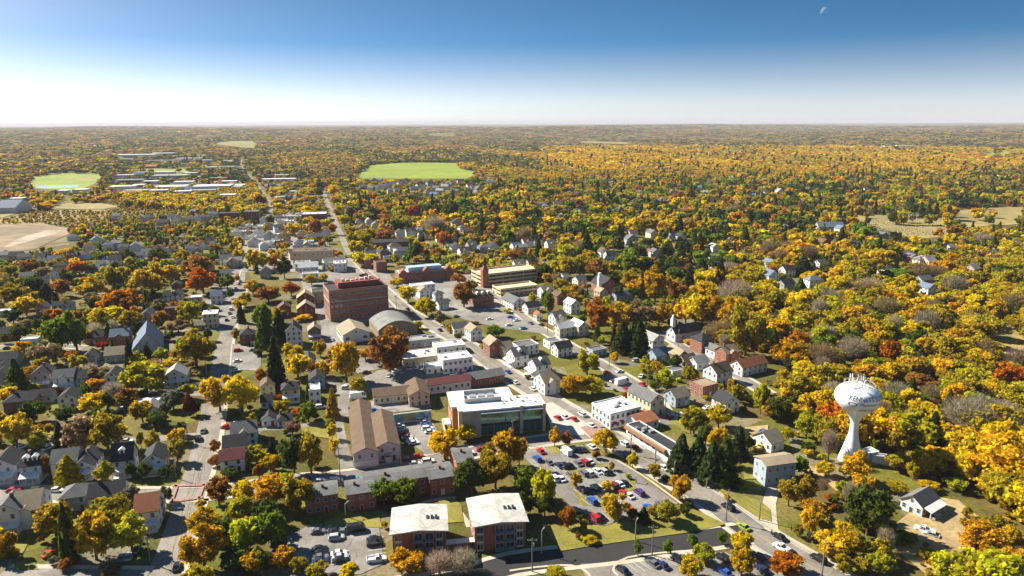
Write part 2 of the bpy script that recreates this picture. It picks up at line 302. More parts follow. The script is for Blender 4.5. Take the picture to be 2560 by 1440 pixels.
patch([('C',930,250),('C',1080,250),('C',1240,470),('C',1180,500)], 'lot', 'forecourt of the low white shop')
patch([('E',1900,720),('E',2095,740),('F',40,770),('F',40,900),('E',2095,940),('E',1890,930)], 'lot', 'small car park beside the street')
patch([('G',700,980),('G',900,960),('G',1050,1080),('G',990,1130),('G',760,1090)], 'lot', 'yard behind the white corner shop')
patch([('F',330,30),('F',1000,0),('F',1330,520),('F',1240,540),('F',900,540),('F',620,760),('F',540,560),('F',400,330)], 'lot', 'grey downtown paving around the brick offices', 'paving', low=.012)
patch([('F',1120,190),('F',1750,150),('G',250,300),('G',330,420),('G',0,440),('F',1990,560),('F',1560,480),('F',1250,330)], 'lot', 'grey downtown paving around the arcade and garage', 'paving', low=.014)
patch([('E',1840,60),('E',2020,40),('E',1960,600),('E',1640,610),('E',1660,420)], 'lot', 'grey forecourts along the upper street', 'paving', low=.016)
patch([('J',0,960),('J',600,900),('J',660,1180),('J',640,1440),('J',0,1440),('I',2150,1440),('I',2150,1060)], 'lot', 'grey paving among the far shops', 'paving', low=.018)
patch([('I',1000,560),('I',2150,560),('I',2180,720),('I',1080,745)], 'lot', 'grey yards of the far works', 'paving')
for lab, pts in (('bright lawn between the apartment blocks', [('B',1490,830),('B',1600,800),('B',1680,860),('B',1700,1000),('B',1560,1010)]),
                 ('bright lawn below the parking lot', [('C',240,1020),('C',640,1020),('C',760,1040),('C',1000,950),('C',1450,880),('C',1750,1020),('C',1500,1080),('C',640,1200),('C',400,1240)]),
                 ('verge lawn beside the main road', [('C',1600,690),('C',2000,960),('D',30,1000),('D',20,900),('C',2030,830),('C',1750,740)]),
                 ('lawn strip below the brick row', [('B',560,1010),('B',700,930),('B',1000,920),('B',1030,1050),('B',620,1040)]),
                 ('small green lawn with a fence', [('A',320,270),('A',390,190),('A',470,200),('A',440,290)]),
                 ('garden lawn of rows', [('A',90,1260),('A',150,1120),('A',250,1140),('A',160,1310)]),
                 ('lower garden lawn', [('A',110,1400),('A',120,1350),('A',260,1290),('A',320,1390)]),
                 ('lawn beside the brick church', [('E',130,640),('E',280,620),('E',260,650)]),
                 ('lawn beyond the pointed gables', [('A',120,480),('A',200,480),('A',180,560)]),
                 ('grass behind the red brick row', [('B',350,230),('B',640,190),('B',660,330),('B',420,290)]),
                 ('lawn by the conifers', [('C',1880,520),('C',2010,520),('C',2010,650),('C',1900,650)]),
                 ('grass beside the low white shop', [('C',1290,170),('C',1450,150),('C',1460,280),('C',1400,260)])):
    patch(lab and pts, 'lawn', lab, 'lawn')
M['field'] = flat_mat('bright_field_grass', (.19, .245, .012), .95, .5, .008, fine=(.5, .06))
M['crop'] = flat_mat('pale_crop_field', (.26, .2, .07), .95, .7, .012, fine=(.6, .09))
M['olive'] = flat_mat('olive_hill_grass', (.2, .19, .045), .95, .5, .008, fine=(.4, .05)); M['dirt'] = flat_mat('bare_earth', (.23, .165, .09), .95, .9, .012, fine=(.9, .06))
M['pale'] = flat_mat('pale_gravel', (.38, .31, .22), .95, .9, .03, fine=(.6, .2))
M['water'] = flat_mat('pond_water', (.3, .38, .46), .15, .1, .01, spec=.8)
M['brush'] = flat_mat('dry_brushland', (.26, .19, .06), .95, .8, .02, fine=(.7, .15))
for t, pts, m_, lab, nm in (('J', [(895,590),(1030,480),(1170,465),(1400,455),(1820,460),(1830,510),(2010,545),(1900,600),(1300,600),(980,600)], 'field', 'bright green hilltop field', 'field'),
        ('I', [(275,660),(290,590),(600,550),(930,565),(860,640),(720,710),(330,690)], 'field', 'green field beside the pond', 'field'),
        ('I', [(560,610),(640,590),(870,590),(850,615)], 'crop', 'pale basin beyond the pond', 'field'),
        ('I', [(310,682),(400,660),(715,655),(690,682),(420,690)], 'water', 'pale blue pond in the green field', 'pond'),
        ('I', [(420,870),(560,822),(900,822),(1080,850),(900,880)], 'crop', 'pale straw field behind the brush', 'field'),
        ('I', [(0,1010),(400,1010),(690,1060),(600,1110),(300,1240),(0,1280),(-200,1250)], 'dirt', 'bare brown earthworks', 'dirt'),
        ('I', [(0,1240),(60,1190),(250,1110),(420,1070),(680,1065),(600,1100),(330,1190),(180,1230)], 'pale', 'pale graded strip across the earthworks', 'dirt'),
        ('I', [(-200,1000),(0,960),(500,890),(1100,880),(1180,930),(800,990),(400,1020)], 'brush', 'dry brushland above the earthworks', 'brushland'),
        ('I', [(1180,540),(1300,515),(1720,510),(1700,545)], 'field', 'thin green field beyond the works', 'field'),
        ('I', [(1900,285),(2060,262),(2304,258),(2304,330),(2100,310)], 'olive', 'olive hill field far off', 'field'),
        ('I', [(0,810),(280,810),(300,870),(0,960)], 'crop', 'pale yard by the blue roofed sheds', 'field'),
        ('J', [(1480,205),(1660,190),(1810,190),(1800,215)], 'field', 'thin green field on the far ridge', 'field'),
        ('K', [(540,275),(640,262),(1080,272),(1060,290)], 'crop', 'pale hay field among the far woods', 'field'),
        ('L', [(1830,350),(2170,345),(2290,400),(2050,410)], 'field', 'far green meadow at the wood edge', 'field'),
        ('L', [(700,935),(1300,930),(1620,960),(1610,1120),(1330,1150),(900,1010)], 'crop', 'dry cemetery lawn among trees', 'cemetery_lawn'),
        ('L', [(1630,880),(2304,850),(2304,1010),(1800,1040),(1700,960)], 'crop', 'tan meadow beyond the cemetery', 'field'),
        ('H', [(1730,570),(2095,560),(2300,700),(2300,900),(2095,920),(1880,800),(1700,640)], 'brush', 'rough clearing at the wood edge', 'clearing'),
        ('H', [(1890,790),(2095,750),(2300,800),(2300,920),(2020,900)], 'pale', 'pale rubble in the clearing', 'rubble'),
        ('D', [(1080,990),(1330,790),(1560,830),(1720,960),(1640,1060),(1900,1280),(1800,1440),(1300,1440),(1000,1200)], 'tan', 'dry grass yard around the white cottage', 'yard'),
        ('D', [(560,520),(800,430),(980,530),(700,560)], 'tan', 'dry ground at the foot of the tower', 'yard'),
        ('C', [(1780,240),(2095,210),(2095,330),(1900,320)], 'tan', 'dry slope behind the conifers', 'yard')):
    patch([(t, *p) for p in pts], m_, lab, nm)
    if t in 'IJKL' and m_ != 'brush' or m_ == 'pale': pcl(t, pts)
pcl('D', [(1080,800),(1400,770),(1660,960),(1600,1080),(1700,1250),(1500,1250),(1060,1010)]); pcl('H', [(1740,590),(2095,570),(2095,760),(1890,800)])
#@@BUILDINGS
# ------------------------------------------------------------------ buildings
HOUSES = []                                                      # world footprints, kept free of scattered trees
_wm = {}
def window_mesh(w, h, kind='w'):
    k = (round(w, 2), round(h, 2), kind)
    if k not in _wm:
        a = MB(); t = .1
        a.box(0, -.02, -h/2-t, w+2*t, .08, t*1.3, 1); a.box(0, -.02, h/2, w+2*t, .08, t, 1)
        a.box(-w/2-t/2, -.02, -h/2, t, .08, h, 1); a.box(w/2+t/2, -.02, -h/2, t, .08, h, 1)
        a.box(0, .01, -h/2, w, .06, h, 0)
        if kind == 'w': a.box(0, -.03, -.03, w, .04, .06, 1)
        if kind == 'big':
            for i in range(1, max(2, int(w/1.4))): a.box(-w/2+i*w/max(2, int(w/1.4)), -.03, -h/2, .07, .05, h, 1)
        _wm[k] = a.mesh('window', [M['glass'], M['frame']])
    return _wm[k]
def door_mesh(w=1., h=2.1):
    k = ('door', w, h)
    if k not in _wm:
        a = MB(); a.box(0, -.02, 0, w, .08, h, 0); a.box(-w/2-.06, -.03, 0, .12, .1, h+.12, 1); a.box(w/2+.06, -.03, 0, .12, .1, h+.12, 1); a.box(0, -.03, h, w, .1, .12, 1)
        _wm[k] = a.mesh('door', [M['paint'], M['frame']])
    return _wm[k]
def on_wall(o, w, d, side, u, z):                                # u runs along the wall seen from outside
    if side == 0: o.location = (u, -d/2-.02, z); o.rotation_euler.z = 0
    if side == 1: o.location = (w/2+.02, u, z); o.rotation_euler.z = math.pi/2
    if side == 2: o.location = (-u, d/2+.02, z); o.rotation_euler.z = math.pi
    if side == 3: o.location = (-w/2-.02, -u, z); o.rotation_euler.z = -math.pi/2
def faces_cam(cx, cy, a, side):
    t = a-math.pi/2+side*math.pi/2; nx, ny = math.cos(t), math.sin(t); return nx*(0-cx)+ny*(0-cy) > 0
def roof_mb(w, d, h, roof, pitch, oh=.4, th=.22):
    a = MB()
    if roof in ('gx', 'gxy'):
        rise = d/2*pitch; y = d/2+oh; zz = h-oh*pitch
        a.slab([(-w/2-oh, -y, zz), (w/2+oh, -y, zz), (w/2+oh, 0, h+rise), (-w/2-oh, 0, h+rise)], -th); a.slab([(w/2+oh, y, zz), (-w/2-oh, y, zz), (-w/2-oh, 0, h+rise), (w/2+oh, 0, h+rise)], -th)
        if roof == 'gxy':
            gw = w*.42; r2 = gw/2*pitch*1.05; y0 = -d/2-.9
            a.slab([(-gw/2-.3, y0-.3, h-.3*pitch), (0, y0-.3, h+r2+.02), (0, -d/2+r2/pitch, h+r2+.02), (-gw/2-.3, -d/2+.1, h-.3*pitch)], -th)
            a.slab([(0, y0-.3, h+r2+.02), (gw/2+.3, y0-.3, h-.3*pitch), (gw/2+.3, -d/2+.1, h-.3*pitch), (0, -d/2+r2/pitch, h+r2+.02)], -th)
    elif roof == 'gy':
        rise = w/2*pitch; x = w/2+oh; zz = h-oh*pitch
        a.slab([(-x, d/2+oh, zz), (-x, -d/2-oh, zz), (0, -d/2-oh, h+rise), (0, d/2+oh, h+rise)], -th); a.slab([(x, -d/2-oh, zz), (x, d/2+oh, zz), (0, d/2+oh, h+rise), (0, -d/2-oh, h+rise)], -th)
    elif roof == 'h':
        rise = min(w, d)/2*pitch; x, y = w/2+oh, d/2+oh
        if w >= d: p, q = (-(w-d)/2, 0, h+rise), ((w-d)/2, 0, h+rise)
        else: p, q = (0, -(d-w)/2, h+rise), (0, (d-w)/2, h+rise)
        c = [(-x, -y, h-.05), (x, -y, h-.05), (x, y, h-.05), (-x, y, h-.05)]
        if w >= d: a.slab([c[0], c[1], q, p], .12); a.slab([c[1], c[2], q], .12); a.slab([c[2], c[3], p, q], .12); a.slab([c[3], c[0], p], .12)
        else: a.slab([c[0], c[1], p], .12); a.slab([c[1], c[2], q, p], .12); a.slab([c[2], c[3], q], .12); a.slab([c[3], c[0], p, q], .12)
        a.prism([(-x, -y), (x, -y), (x, y), (-x, y)], h-.2, h-.06)
    else: a.box(0, 0, h, w-.3, d-.3, .12)
    return a
def building(name, cx, cy, w, d, h, roof='gx', wall=(.7,.7,.68), roofc=(.06,.06,.065), rot=17., pitch=.7, wm='siding', rm='shingle', floors=2, cols=None, sidecols=None,
             win=(.95, 1.4), porch=None, chimney=0, dormers=0, door=True, vents=0, detail=2, oh=.4, parapet=.5, trim=None, wkind='w', ground_gap=0.):
    a_ = math.radians(rot); root = empty(name, (cx, cy, 0), a_)
    b = MB()
    if roof in ('gx', 'gxy'):
        r_ = d/2*pitch; b.prism([(-w/2,-d/2),(w/2,-d/2),(w/2,d/2),(-w/2,d/2)], -.3, h)
        for s in (-1, 1):
            q = [(s*w/2, -d/2, h), (s*w/2, d/2, h), (s*w/2, 0, h+r_)]; b.face(q if s > 0 else q[::-1])
        if roof == 'gxy':
            gw = w*.42; r2 = gw/2*pitch*1.05; b.box(0, -d/2-.45, -.3, gw, .9, h+.3); b.face([(-gw/2, -d/2-.9, h), (gw/2, -d/2-.9, h), (0, -d/2-.9, h+r2)])
    elif roof == 'gy':
        r_ = w/2*pitch; b.prism([(-w/2,-d/2),(w/2,-d/2),(w/2,d/2),(-w/2,d/2)], -.3, h)
        for s in (-1, 1):
            q = [(-w/2, s*d/2, h), (w/2, s*d/2, h), (0, s*d/2, h+r_)]; b.face(q if s < 0 else q[::-1])
    elif roof == 'f':
        b.prism([(-w/2,-d/2),(w/2,-d/2),(w/2,d/2),(-w/2,d/2)], -.3, h); t = .3
        for x, y, sx, sy in ((0,-d/2+t/2,w,t),(0,d/2-t/2,w,t),(-w/2+t/2,0,t,d-2*t),(w/2-t/2,0,t,d-2*t)): b.box(x, y, h, sx, sy, parapet)
    else: b.prism([(-w/2,-d/2),(w/2,-d/2),(w/2,d/2),(-w/2,d/2)], -.3, h-.1)
    b.build('wall', M[wm], root, wall)
    rf = roof_mb(w, d, h, roof, pitch, oh).build('roof', M[rm], root, roofc)
    top = h+(d/2*pitch if roof in ('gx','gxy') else w/2*pitch if roof == 'gy' else min(w,d)/2*pitch if roof == 'h' else .1)
    rr = random.Random(int(cx*13+cy*7))
    for i in range(chimney):
        c = MB(); x, y = (rr.uniform(-.3,.3)*w, rr.uniform(-.05,.05)*d) if roof != 'gy' else (rr.uniform(-.1,.1)*w, rr.uniform(-.3,.3)*d)
        c.box(x, y, h, .75, .75, top-h+1.1); c.box(x, y, top+1.1, .9, .9, .15); c.build('chimney', M['brick'], rf, (.22,.09,.06))
    for i in range(dormers):
        c = MB(); x = (i-(dormers-1)/2)*w/dormers*.85; y0 = -d/2*.62; zb = h+(d/2+y0)*pitch
        c.box(x, y0+.8, zb-.2, 1.7, 1.8, 1.5); c.slab([(x-1.1,y0-.35,zb+1.2),(x,y0-.35,zb+2.0),(x,y0+1.9,zb+2.0),(x-1.1,y0+1.9,zb+1.2)], -.12, 1); c.slab([(x,y0-.35,zb+2.0),(x+1.1,y0-.35,zb+1.2),(x+1.1,y0+1.9,zb+1.2),(x,y0+1.9,zb+2.0)], -.12, 1)
        c.face([(x-.85,y0-.1,zb+1.3),(x+.85,y0-.1,zb+1.3),(x,y0-.1,zb+1.95)]); c.box(x, y0-.12, zb+.15, .8, .08, 1., 2)
        c.build('dormer', [M['paint'], M['shingle'], M['glass']], rf, (.7,.7,.68))
    for i in range(vents):
        c = MB(); x, y = rr.uniform(-.35,.35)*w, rr.uniform(-.3,.3)*d; s = rr.uniform(.8, 2.2); c.box(x, y, h+.12, s, s*.7, rr.uniform(.5,1.2)); c.build('roof_unit', M['metal'], rf)
    if trim:
        c = MB()
        for x, y, sx, sy in ((0,-d/2-.05,w+.3,.24),(0,d/2+.05,w+.3,.24),(-w/2-.05,0,.24,d),(w/2+.05,0,.24,d)): c.box(x, y, h-.25, sx, sy, .3)
        c.build('cornice', M['paint'], root, trim)
    if detail >= 2 and floors:
        fh = h/floors
        for side in range(4):
            if not faces_cam(cx, cy, a_, side): continue
            L = w if side % 2 == 0 else d; n = (cols if side % 2 == 0 else sidecols) or max(2, int(L/3.0))
            for f in range(floors):
                for k in range(n):
                    u = (k+.5-n/2)*L/n
                    if f == 0 and side == 0 and door and k == n//2:
                        o = put('door', door_mesh(), root, rr.choice([(.3,.03,.03),(.6,.6,.58),(.05,.07,.06)])); on_wall(o, w, d, side, u, 0); continue
                    o = put('window', window_mesh(min(win[0], L/n*.7), min(win[1], fh*.62), wkind), root); on_wall(o, w, d, side, u, f*fh+fh*.52)
                    if roof == 'gxy' and side == 0 and abs(u) < w*.21: o.location.y -= .9
            if roof == 'gy' and side in (0, 2) and w/2*pitch > 2:
                o = put('window', window_mesh(.8, 1.1), root); on_wall(o, w, d, side, 0, h+w/2*pitch*.32)
            if roof in ('gx', 'gxy') and side in (1, 3) and d/2*pitch > 2:
                o = put('window', window_mesh(.8, 1.1), root); on_wall(o, w, d, side, 0, h+d/2*pitch*.32)
    if porch:
        side, dep = porch; L = w if side % 2 == 0 else d; p = MB()
        p.box(0, -dep/2, -.2, L*.92, dep, .55, 0)
        for k in range(4): p.box((k-1.5)*L*.88/3, -dep+.15, .35, .18, .18, 2.35, 0)
        p.slab([(-L*.48,-dep-.3,2.7),(L*.48,-dep-.3,2.7),(L*.48,-.02,3.5),(-L*.48,-.02,3.5)], -.15, 1)
        p.box(0, -dep+.15, .9, L*.9, .08, .1, 0)
        po = p.build('porch', [M['paint'], M['shingle']], root, (.68,.68,.66)); on_wall(po, w, d, side, 0, 0)
    HOUSES.append((cx, cy, max(w, d)*.62))
    return root
def place(t, X, Y, d, rot):                                      # X,Y = middle of the foot of the front wall
    x, y, _ = G(t, X, Y); a = math.radians(rot); return x-math.sin(a)*d/2, y+math.cos(a)*d/2
COLS = dict(w=((.72,.72,.7),'white'), c=((.66,.58,.42),'cream'), g=((.36,.37,.38),'grey'), b=((.33,.39,.46),'blue-grey'), k=((.3,.115,.07),'brick'), y=((.66,.5,.22),'yellow'), v=((.45,.46,.26),'pale green'),
            t=((.42,.33,.22),'tan'), p=((.55,.38,.33),'pinkish'), l=((.55,.53,.56),'pale grey'), n=((.18,.065,.05),'dark brick'))
ROOFC = dict(d=((.034,.034,.038),'dark'), g=((.13,.13,.128),'grey'), l=((.3,.29,.27),'light grey'), n=((.13,.085,.052),'brown'), r=((.3,.11,.05),'rust-brown'), t=((.3,.24,.16),'tan'), w=((.7,.7,.68),'white'), b=((.13,.17,.23),'slate blue'), m=((.15,.045,.04),'maroon'), o=((.5,.12,.04),'red'))
ROOFT = dict(gx='gabled', gy='gable-fronted', gxy='cross-gabled', h='hip-roofed', f='flat-roofed')
def house(t, X, Y, w, d, h, roof, wc, rc, rot=17, label=None, cat='house', name='house', lw=None, **kw):
    if lw: w = lw*G(t, X, Y)[2]/FPX/TILE[t][2]
    cx, cy = place(t, X, Y, d, rot); kw.setdefault('floors', max(1, round(h/2.9)))
    if wc in 'kn': kw.setdefault('wm', 'brick')
    if roof == 'f': kw.setdefault('rm', 'membrane')
    o = building(name, cx, cy, w, d, h, roof, COLS[wc][0], ROOFC[rc][0], rot, **kw)
    px, py = P(t, X, Y); s = FPX/G(t, X, Y)[2]; clear_box(px-w*s*.5, py-(h+2.5)*s*.8, px+w*s*.5, py-1)
    if label: tag(o, label, cat)
    else: later(o, f"{COLS[wc][1]} {ROOFT[roof]} {cat} under {ROOFC[rc][1]} roof", cat, 'houses of the town')
    return o
# --- the left grid
for a in (('A',30,672,8,10,6,'gy','l','d'),('A',265,672,6.5,8,6.2,'gx','b','d'),('A',540,640,8,9,6,'gxy','c','g'),('A',690,640,7,12,4.4,'gy','w','d'),('A',1015,618,6.5,8,6,'gx','l','d'),('A',1265,600,7,10,5,'gy','w','d'),
          ('A',70,1088,7.5,9,7,'gy','w','g'),('A',235,1045,7,11,6,'gxy','w','t'),('A',620,910,8,8,5,'h','g','g'),('A',880,900,10,8,5,'gx','w','d'),('A',1215,1062,6.5,10,6.2,'gx','w','r'),
          ('A',2005,372,9,9,5,'gxy','w','g'),('A',1930,480,8,8,5,'gx','v','d'),('A',1910,592,8,7,5,'gx','w','m'),('A',1235,130,6,7,3.2,'gy','w','l')):
    ex = {}
    if a[1] in (30, 265, 690, 1015, 70, 1215, 1265): ex['porch'] = (0, 2.4)
    if a[1] == 265: ex['dormers'] = 2
    if a[1] in (1015,): ex['dormers'] = 1; ex['pitch'] = 1.15
    if a[1] in (265, 690, 70, 880, 2005): ex['chimney'] = 1
    house(*a, **ex)
house('A',1225,78,11,5.5,3.4,'f','w','w', cols=3, parapet=.15)
for a in (('E',30,692,9,8,4,'gx','k','d'),('E',245,735,8.5,5,3.6,'f','w','w'),('E',350,488,7,7,5,'gy','p','d'),('E',480,465,6,6,5,'gx','w','d'),('E',560,455,6,6,4.5,'gy','w','d'),('E',220,205,10,7,4,'gx','w','g'),('E',330,245,9,7,4,'gx','w','d'),('E',300,305,9,7,4,'gx','w','d'),
          ('E',30,495,10,6,3.4,'f','w','w'),('E',1445,290,6,7,5,'gy','n','d'),('E',1420,372,12,8,4.5,'gx','w','d'),('E',1605,412,8,8,6,'f','p','w'),('E',1775,392,7,9,5.5,'gx','w','b'),('E',1640,605,6,6,3,'gx','t','t'),
          ('E',985,742,9.5,9,6,'gxy','k','b'),('E',775,722,9,7,4,'gx','k','d'),('E',950,868,10,9,4,'gx','g','t'),('E',730,890,6,9,4,'gy','b','d'),('E',345,1085,8,9,7,'gy','p','d'),('E',530,1095,8.5,8,6,'gxy','w','g'),
          ('E',680,1085,5,8,5,'gx','b','d'),('E',930,1085,6.5,9,6,'gy','w','d'),('E',1440,1065,10,9,5,'gy','l','l'),('E',160,1280,11,9,5,'h','k','d'),('E',340,1205,9,6,3.4,'gx','g','d'),('E',560,1250,7,8,5,'gy','w','d'),
          ('E',15,1090,8,9,6,'gy','p','d'),('E',2030,728,8,8,6,'h','n','d'),('E',1900,100,9,8,5,'gy','p','n'),('E',1850,190,8,7,5,'gx','w','g'),('E',740,150,8,8,5,'gy','g','b'),('E',900,65,11,7,4,'gx','w','b'),('E',1410,520,8,7,7,'f','n','d'),('E',60,905,9,8,4,'gx','g','d'),('E',20,1000,9,8,4,'gy','g','d'),
          ('E',1200,565,9,12,5,'gy','g','d'),('E',450,190,7,7,5,'gy','w','d'),('E',1480,110,7,7,6,'gy','b','d'),('E',1130,40,9,7,5,'gx','w','g'),('E',640,30,9,7,5,'gx','p','g'),('E',340,60,8,7,5,'gx','w','g'),('E',100,40,10,8,5,'gx','w','g'),('E',30,35,9,8,5,'gy','t','n'),('E',800,290,8,7,5,'gx','p','g'),('E',1700,130,10,7,5,'gx','p','g')):
    ex = {}
    if a[1] in (345, 530, 930, 1440): ex['porch'] = (0, 2.2)
    if a[1] in (1420, 1440): ex['dormers'] = 1
    if a[1] in (985, 775, 160, 345, 2030): ex['chimney'] = 1
    house(*a, **ex)
inn = house('E',1728,590,8,9,9,'h','c','w', pitch=.3, label='cream three storey inn with white hip roof beside the street', cat='inn', name='inn', floors=3, cols=3, chimney=1)
ch = house('E',1215,800,14,26,3.6,'gy','l','b', rot=26, pitch=1.15, label='stone church with steep slate blue roof and a pale lit gable edge', cat='church', name='church', floors=1, cols=2, sidecols=7, oh=.6)
for a in (('F',235,488,8,8,5,'gy','k','n'),('F',485,690,7,9,6,'gy','k','t'),('F',440,930,6,8,5,'gy','l','d'),('F',410,412,11,9,6,'gy','n','t'),('F',415,505,11,9,6,'gy','n','t'),('F',80,185,8,8,6,'gy','g','d'),('F',100,1150,6,8,5,'gy','c','n'),('F',92,1248,4.6,6,3.2,'gx','w','d'),
          ('F',290,1195,7.5,8,6,'h','y','d'),('F',505,1095,7,8,5,'gy','b','d'),('F',487,1215,5,8,6.5,'f','w','w'),('F',108,1392,5.5,6,2.8,'gy','w','d'),('F',235,1392,6,6,2.6,'h','w','d'),
          ('F',1805,695,7,9,6,'gy','w','t'),('F',1680,640,9,7,4,'gx','c','g'),('F',1375,305,17,8,6,'f','w','w'),('F',1500,365,6,6,5,'h','w','g'),('F',1870,410,14,10,6.5,'h','k','n'),('F',1540,440,7,7,4,'gx','w','g'),('F',1385,340,8,8,5,'gy','w','t'),
          ('F',1970,825,8,9,7,'gy','k','t'),('F',2070,840,6,9,5,'gx','t','t'),('F',1030,130,9,9,8,'f','k','m'),('F',430,130,16,10,4,'gx','w','w'),('F',660,110,18,12,5,'gx','w','l'),('F',450,210,12,9,6,'f','w','l'),('F',1060,40,9,9,8,'h','k','d')):
    ex = {}; rot = 17 if a[1] < 600 else 26
    if a[1] in (485, 290, 440): ex['porch'] = (0, 2)
    if a[1] in (235, 485, 1970, 290): ex['chimney'] = 1
    if a[1] == 1870: ex['dormers'] = 3
    house(*a, rot=rot, **ex)
house('F',318,742,8.5,9,9,'gy','w','d', pitch=.95, label='tall white four storey house with dark pointed roof beside the pines', floors=3, cols=3, sidecols=3)
# --- right of the main road
for a in (('G',60,435,9,17,4.5,'gy','w','g'),('G',180,465,9,8,4,'gx','w','d'),('G',300,345,9,8,6,'gxy','w','t'),('G',405,395,7,8,6,'gy','k','n'),('G',225,528,4,4,4,'gy','w','o'),('G',400,570,8,8,5.5,'gxy','w','g'),('G',520,472,7,9,6.5,'gy','w','w'),('G',585,655,7,10,6,'gy','c','w'),
          ('G',455,660,11,7,5.5,'gx','c','w'),('G',575,248,8,8,5,'gx','w','g'),('G',440,205,5,5,4,'gx','w','w'),('G',750,350,7,7,5,'gy','p','t'),('G',930,358,16,7,3.4,'gx','g','b'),('G',435,822,9,7,5,'gx','w','d'),('G',360,755,8,7,3.6,'f','w','g'),('G',718,818,9,6,3.2,'f','g','g'),
          ('G',80,905,8,9,6,'gx','w','g'),('G',255,985,8,8,6,'gx','w','g'),('G',330,1130,8,10,6,'gxy','w','t'),('G',1195,775,8,12,6,'gy','w','l'),('G',1400,890,7,11,5,'gy','t','t'),('G',1465,915,8,7,3.8,'gx','t','n'),('G',1600,790,9,9,7,'h','k','d'),
          ('G',1690,828,6,7,4,'gy','w','g'),('G',1800,880,9,8,6,'gxy','k','t'),('G',1985,965,17,8,4.6,'gx','w','r'),('G',1735,1055,10,9,6.5,'gx','w','n'),('G',1620,1150,9,9,5,'f','k','t'),('G',1395,1228,8,8,4.4,'gx','b','t'),('G',1800,1285,8,8,5,'gy','w','d'),('G',1235,870,9,8,4,'gx','b','b'),('G',1560,930,8,7,4,'gx','w','l'),('G',140,810,12,9,5,'f','w','g'),('G',1370,985,9,6,3,'f','w','g')):
    ex = {}
    if a[1] in (80, 255): ex['porch'] = (3, 2.2); ex['dormers'] = 1
    if a[1] in (330, 405, 1800, 1735, 1600): ex['chimney'] = 1
    house(*a, rot=28, **ex)
house('G',1185,1300,7.5,15,6.6,'gy','c','g', rot=30, label='long cream yellow house with grey gable roof beside the white corner shop', cols=2, sidecols=6)
cs = house('G',925,1390,15,13,6.4,'f','w','w', rot=28, label='white two storey corner shop with flat white roof and red awnings', cat='shop', name='corner_shop', floors=2, cols=6, sidecols=5, vents=4, win=(1.1,1.5), trim=(.6,.66,.66))
aw = MB()
for x in (-5.5, -2, 2.5): aw.slab([(x-.9,-8.0,2.3),(x+.9,-8.0,2.3),(x+.9,-6.54,3.0),(x-.9,-6.54,3.0)], -.1)
aw.build('awning', M['paint'], cs, (.35,.03,.03))
wc_ = house('G',1440,690,18,8,5,'gx','l','d', rot=24, pitch=.9, label='white church with long black roof and small steeple behind the side street', cat='church', name='church', floors=1, cols=5, sidecols=2)
st = MB(); st.box(-8, 0, 5, 2, 2, 6.5); st.slab([(-9.1,-1.1,11.5),(-6.9,-1.1,11.5),(-8,0,15.5)], .05); st.slab([(-6.9,-1.1,11.5),(-6.9,1.1,11.5),(-8,0,15.5)], .05); st.slab([(-6.9,1.1,11.5),(-9.1,1.1,11.5),(-8,0,15.5)], .05); st.slab([(-9.1,1.1,11.5),(-9.1,-1.1,11.5),(-8,0,15.5)], .05)
st.build('steeple', M['paint'], wc_, (.72,.72,.7))
bc = house('G',800,300,12,18,5,'gy','k','d', rot=20, pitch=1.0, label='brick church with dark roof and tall white tower behind the slate roofed hall', cat='church', name='church', floors=1, cols=3, sidecols=5)
st = MB(); st.box(-7.5, -7, 0, 2.6, 2.6, 12); st.box(-7.5, -7, 12, 1.8, 1.8, 3); st.build('tower', M['paint'], bc, (.7,.7,.68))
house('C',1120,245,10,10,3.6,'gx','w','r', rot=30, pitch=.35, label='low white shop wing with rust-brown roof beside the forecourt', cat='shop', name='shop', floors=1)
ws = house('C',1350,500,6.5,26,4.4,'f','w','d', rot=28, label='long low white shop with brown fascia facing the main road', cat='shop', name='shop', floors=1, cols=2, sidecols=7, vents=5, win=(1.6,1.6))
fa = MB(); fa.box(-3.9, 1, 3.3, 1.3, 24, 1.1); fa.build('fascia', M['paint'], ws, (.3,.15,.08))
house('D',75,420,7,9,3.8,'gx','w','t', rot=30)
gb = house('D',95,690,11.5,7,7.6,'gx','b','t', rot=14, pitch=.3, label='tall boxy grey-blue house below the water tower', floors=2, cols=4, sidecols=2, win=(.8,1.2))
wcot = house('D',1165,925,6.6,10,3.6,'gy','w','g', rot=-57, pitch=.75, label='white cottage with grey roof alone in the dry yard', floors=1, cols=3, sidecols=4, porch=(1, 2.4))
# --- twin halls, cream shops, mural wall
for X, Y, w, d, h, lab in ((905,548,8.6,46,5.6,'long pale hall with brown roof, the left one of the twin halls'),(1085,498,8.4,30,5.8,'shorter white hall with arched doorway, the right one of the twin halls')):
    o = house('B',X,Y,w,d,h,'gy','l','n', rot=15, label=lab, cat='hall', name='hall', floors=2, cols=2, sidecols=9 if d > 40 else 6, pitch=.45, wm='siding')
    if X == 905: b = MB(); b.box(0, -d/2-.06, -.2, w+.1, .1, 2.7); b.build('painted_base', M['paint'], o, (.7,.7,.7))
    else:
        b = MB(); b.box(0, -d/2-.9, 0, 2.4, 1.7, 2.3, 0)
        for k in range(8):
            t0, t1 = math.pi*k/8, math.pi*(k+1)/8; b.slab([(1.5*math.cos(t0),-d/2-1.9,2.3+1.0*math.sin(t0)),(1.5*math.cos(t0),-d/2,2.3+1.0*math.sin(t0)),(1.5*math.cos(t1),-d/2,2.3+1.0*math.sin(t1)),(1.5*math.cos(t1),-d/2-1.9,2.3+1.0*math.sin(t1))], .12, 1)
        b.build('entrance_canopy', [M['paint'], M['shingle']], o, (.5,.5,.5))
house('F',1125,1205,17,10,3.8,'gx','c','n', rot=14, pitch=.4, label='cream single storey shop with brown roof, left wing of the L', cat='shop', name='shop', floors=1, cols=7)
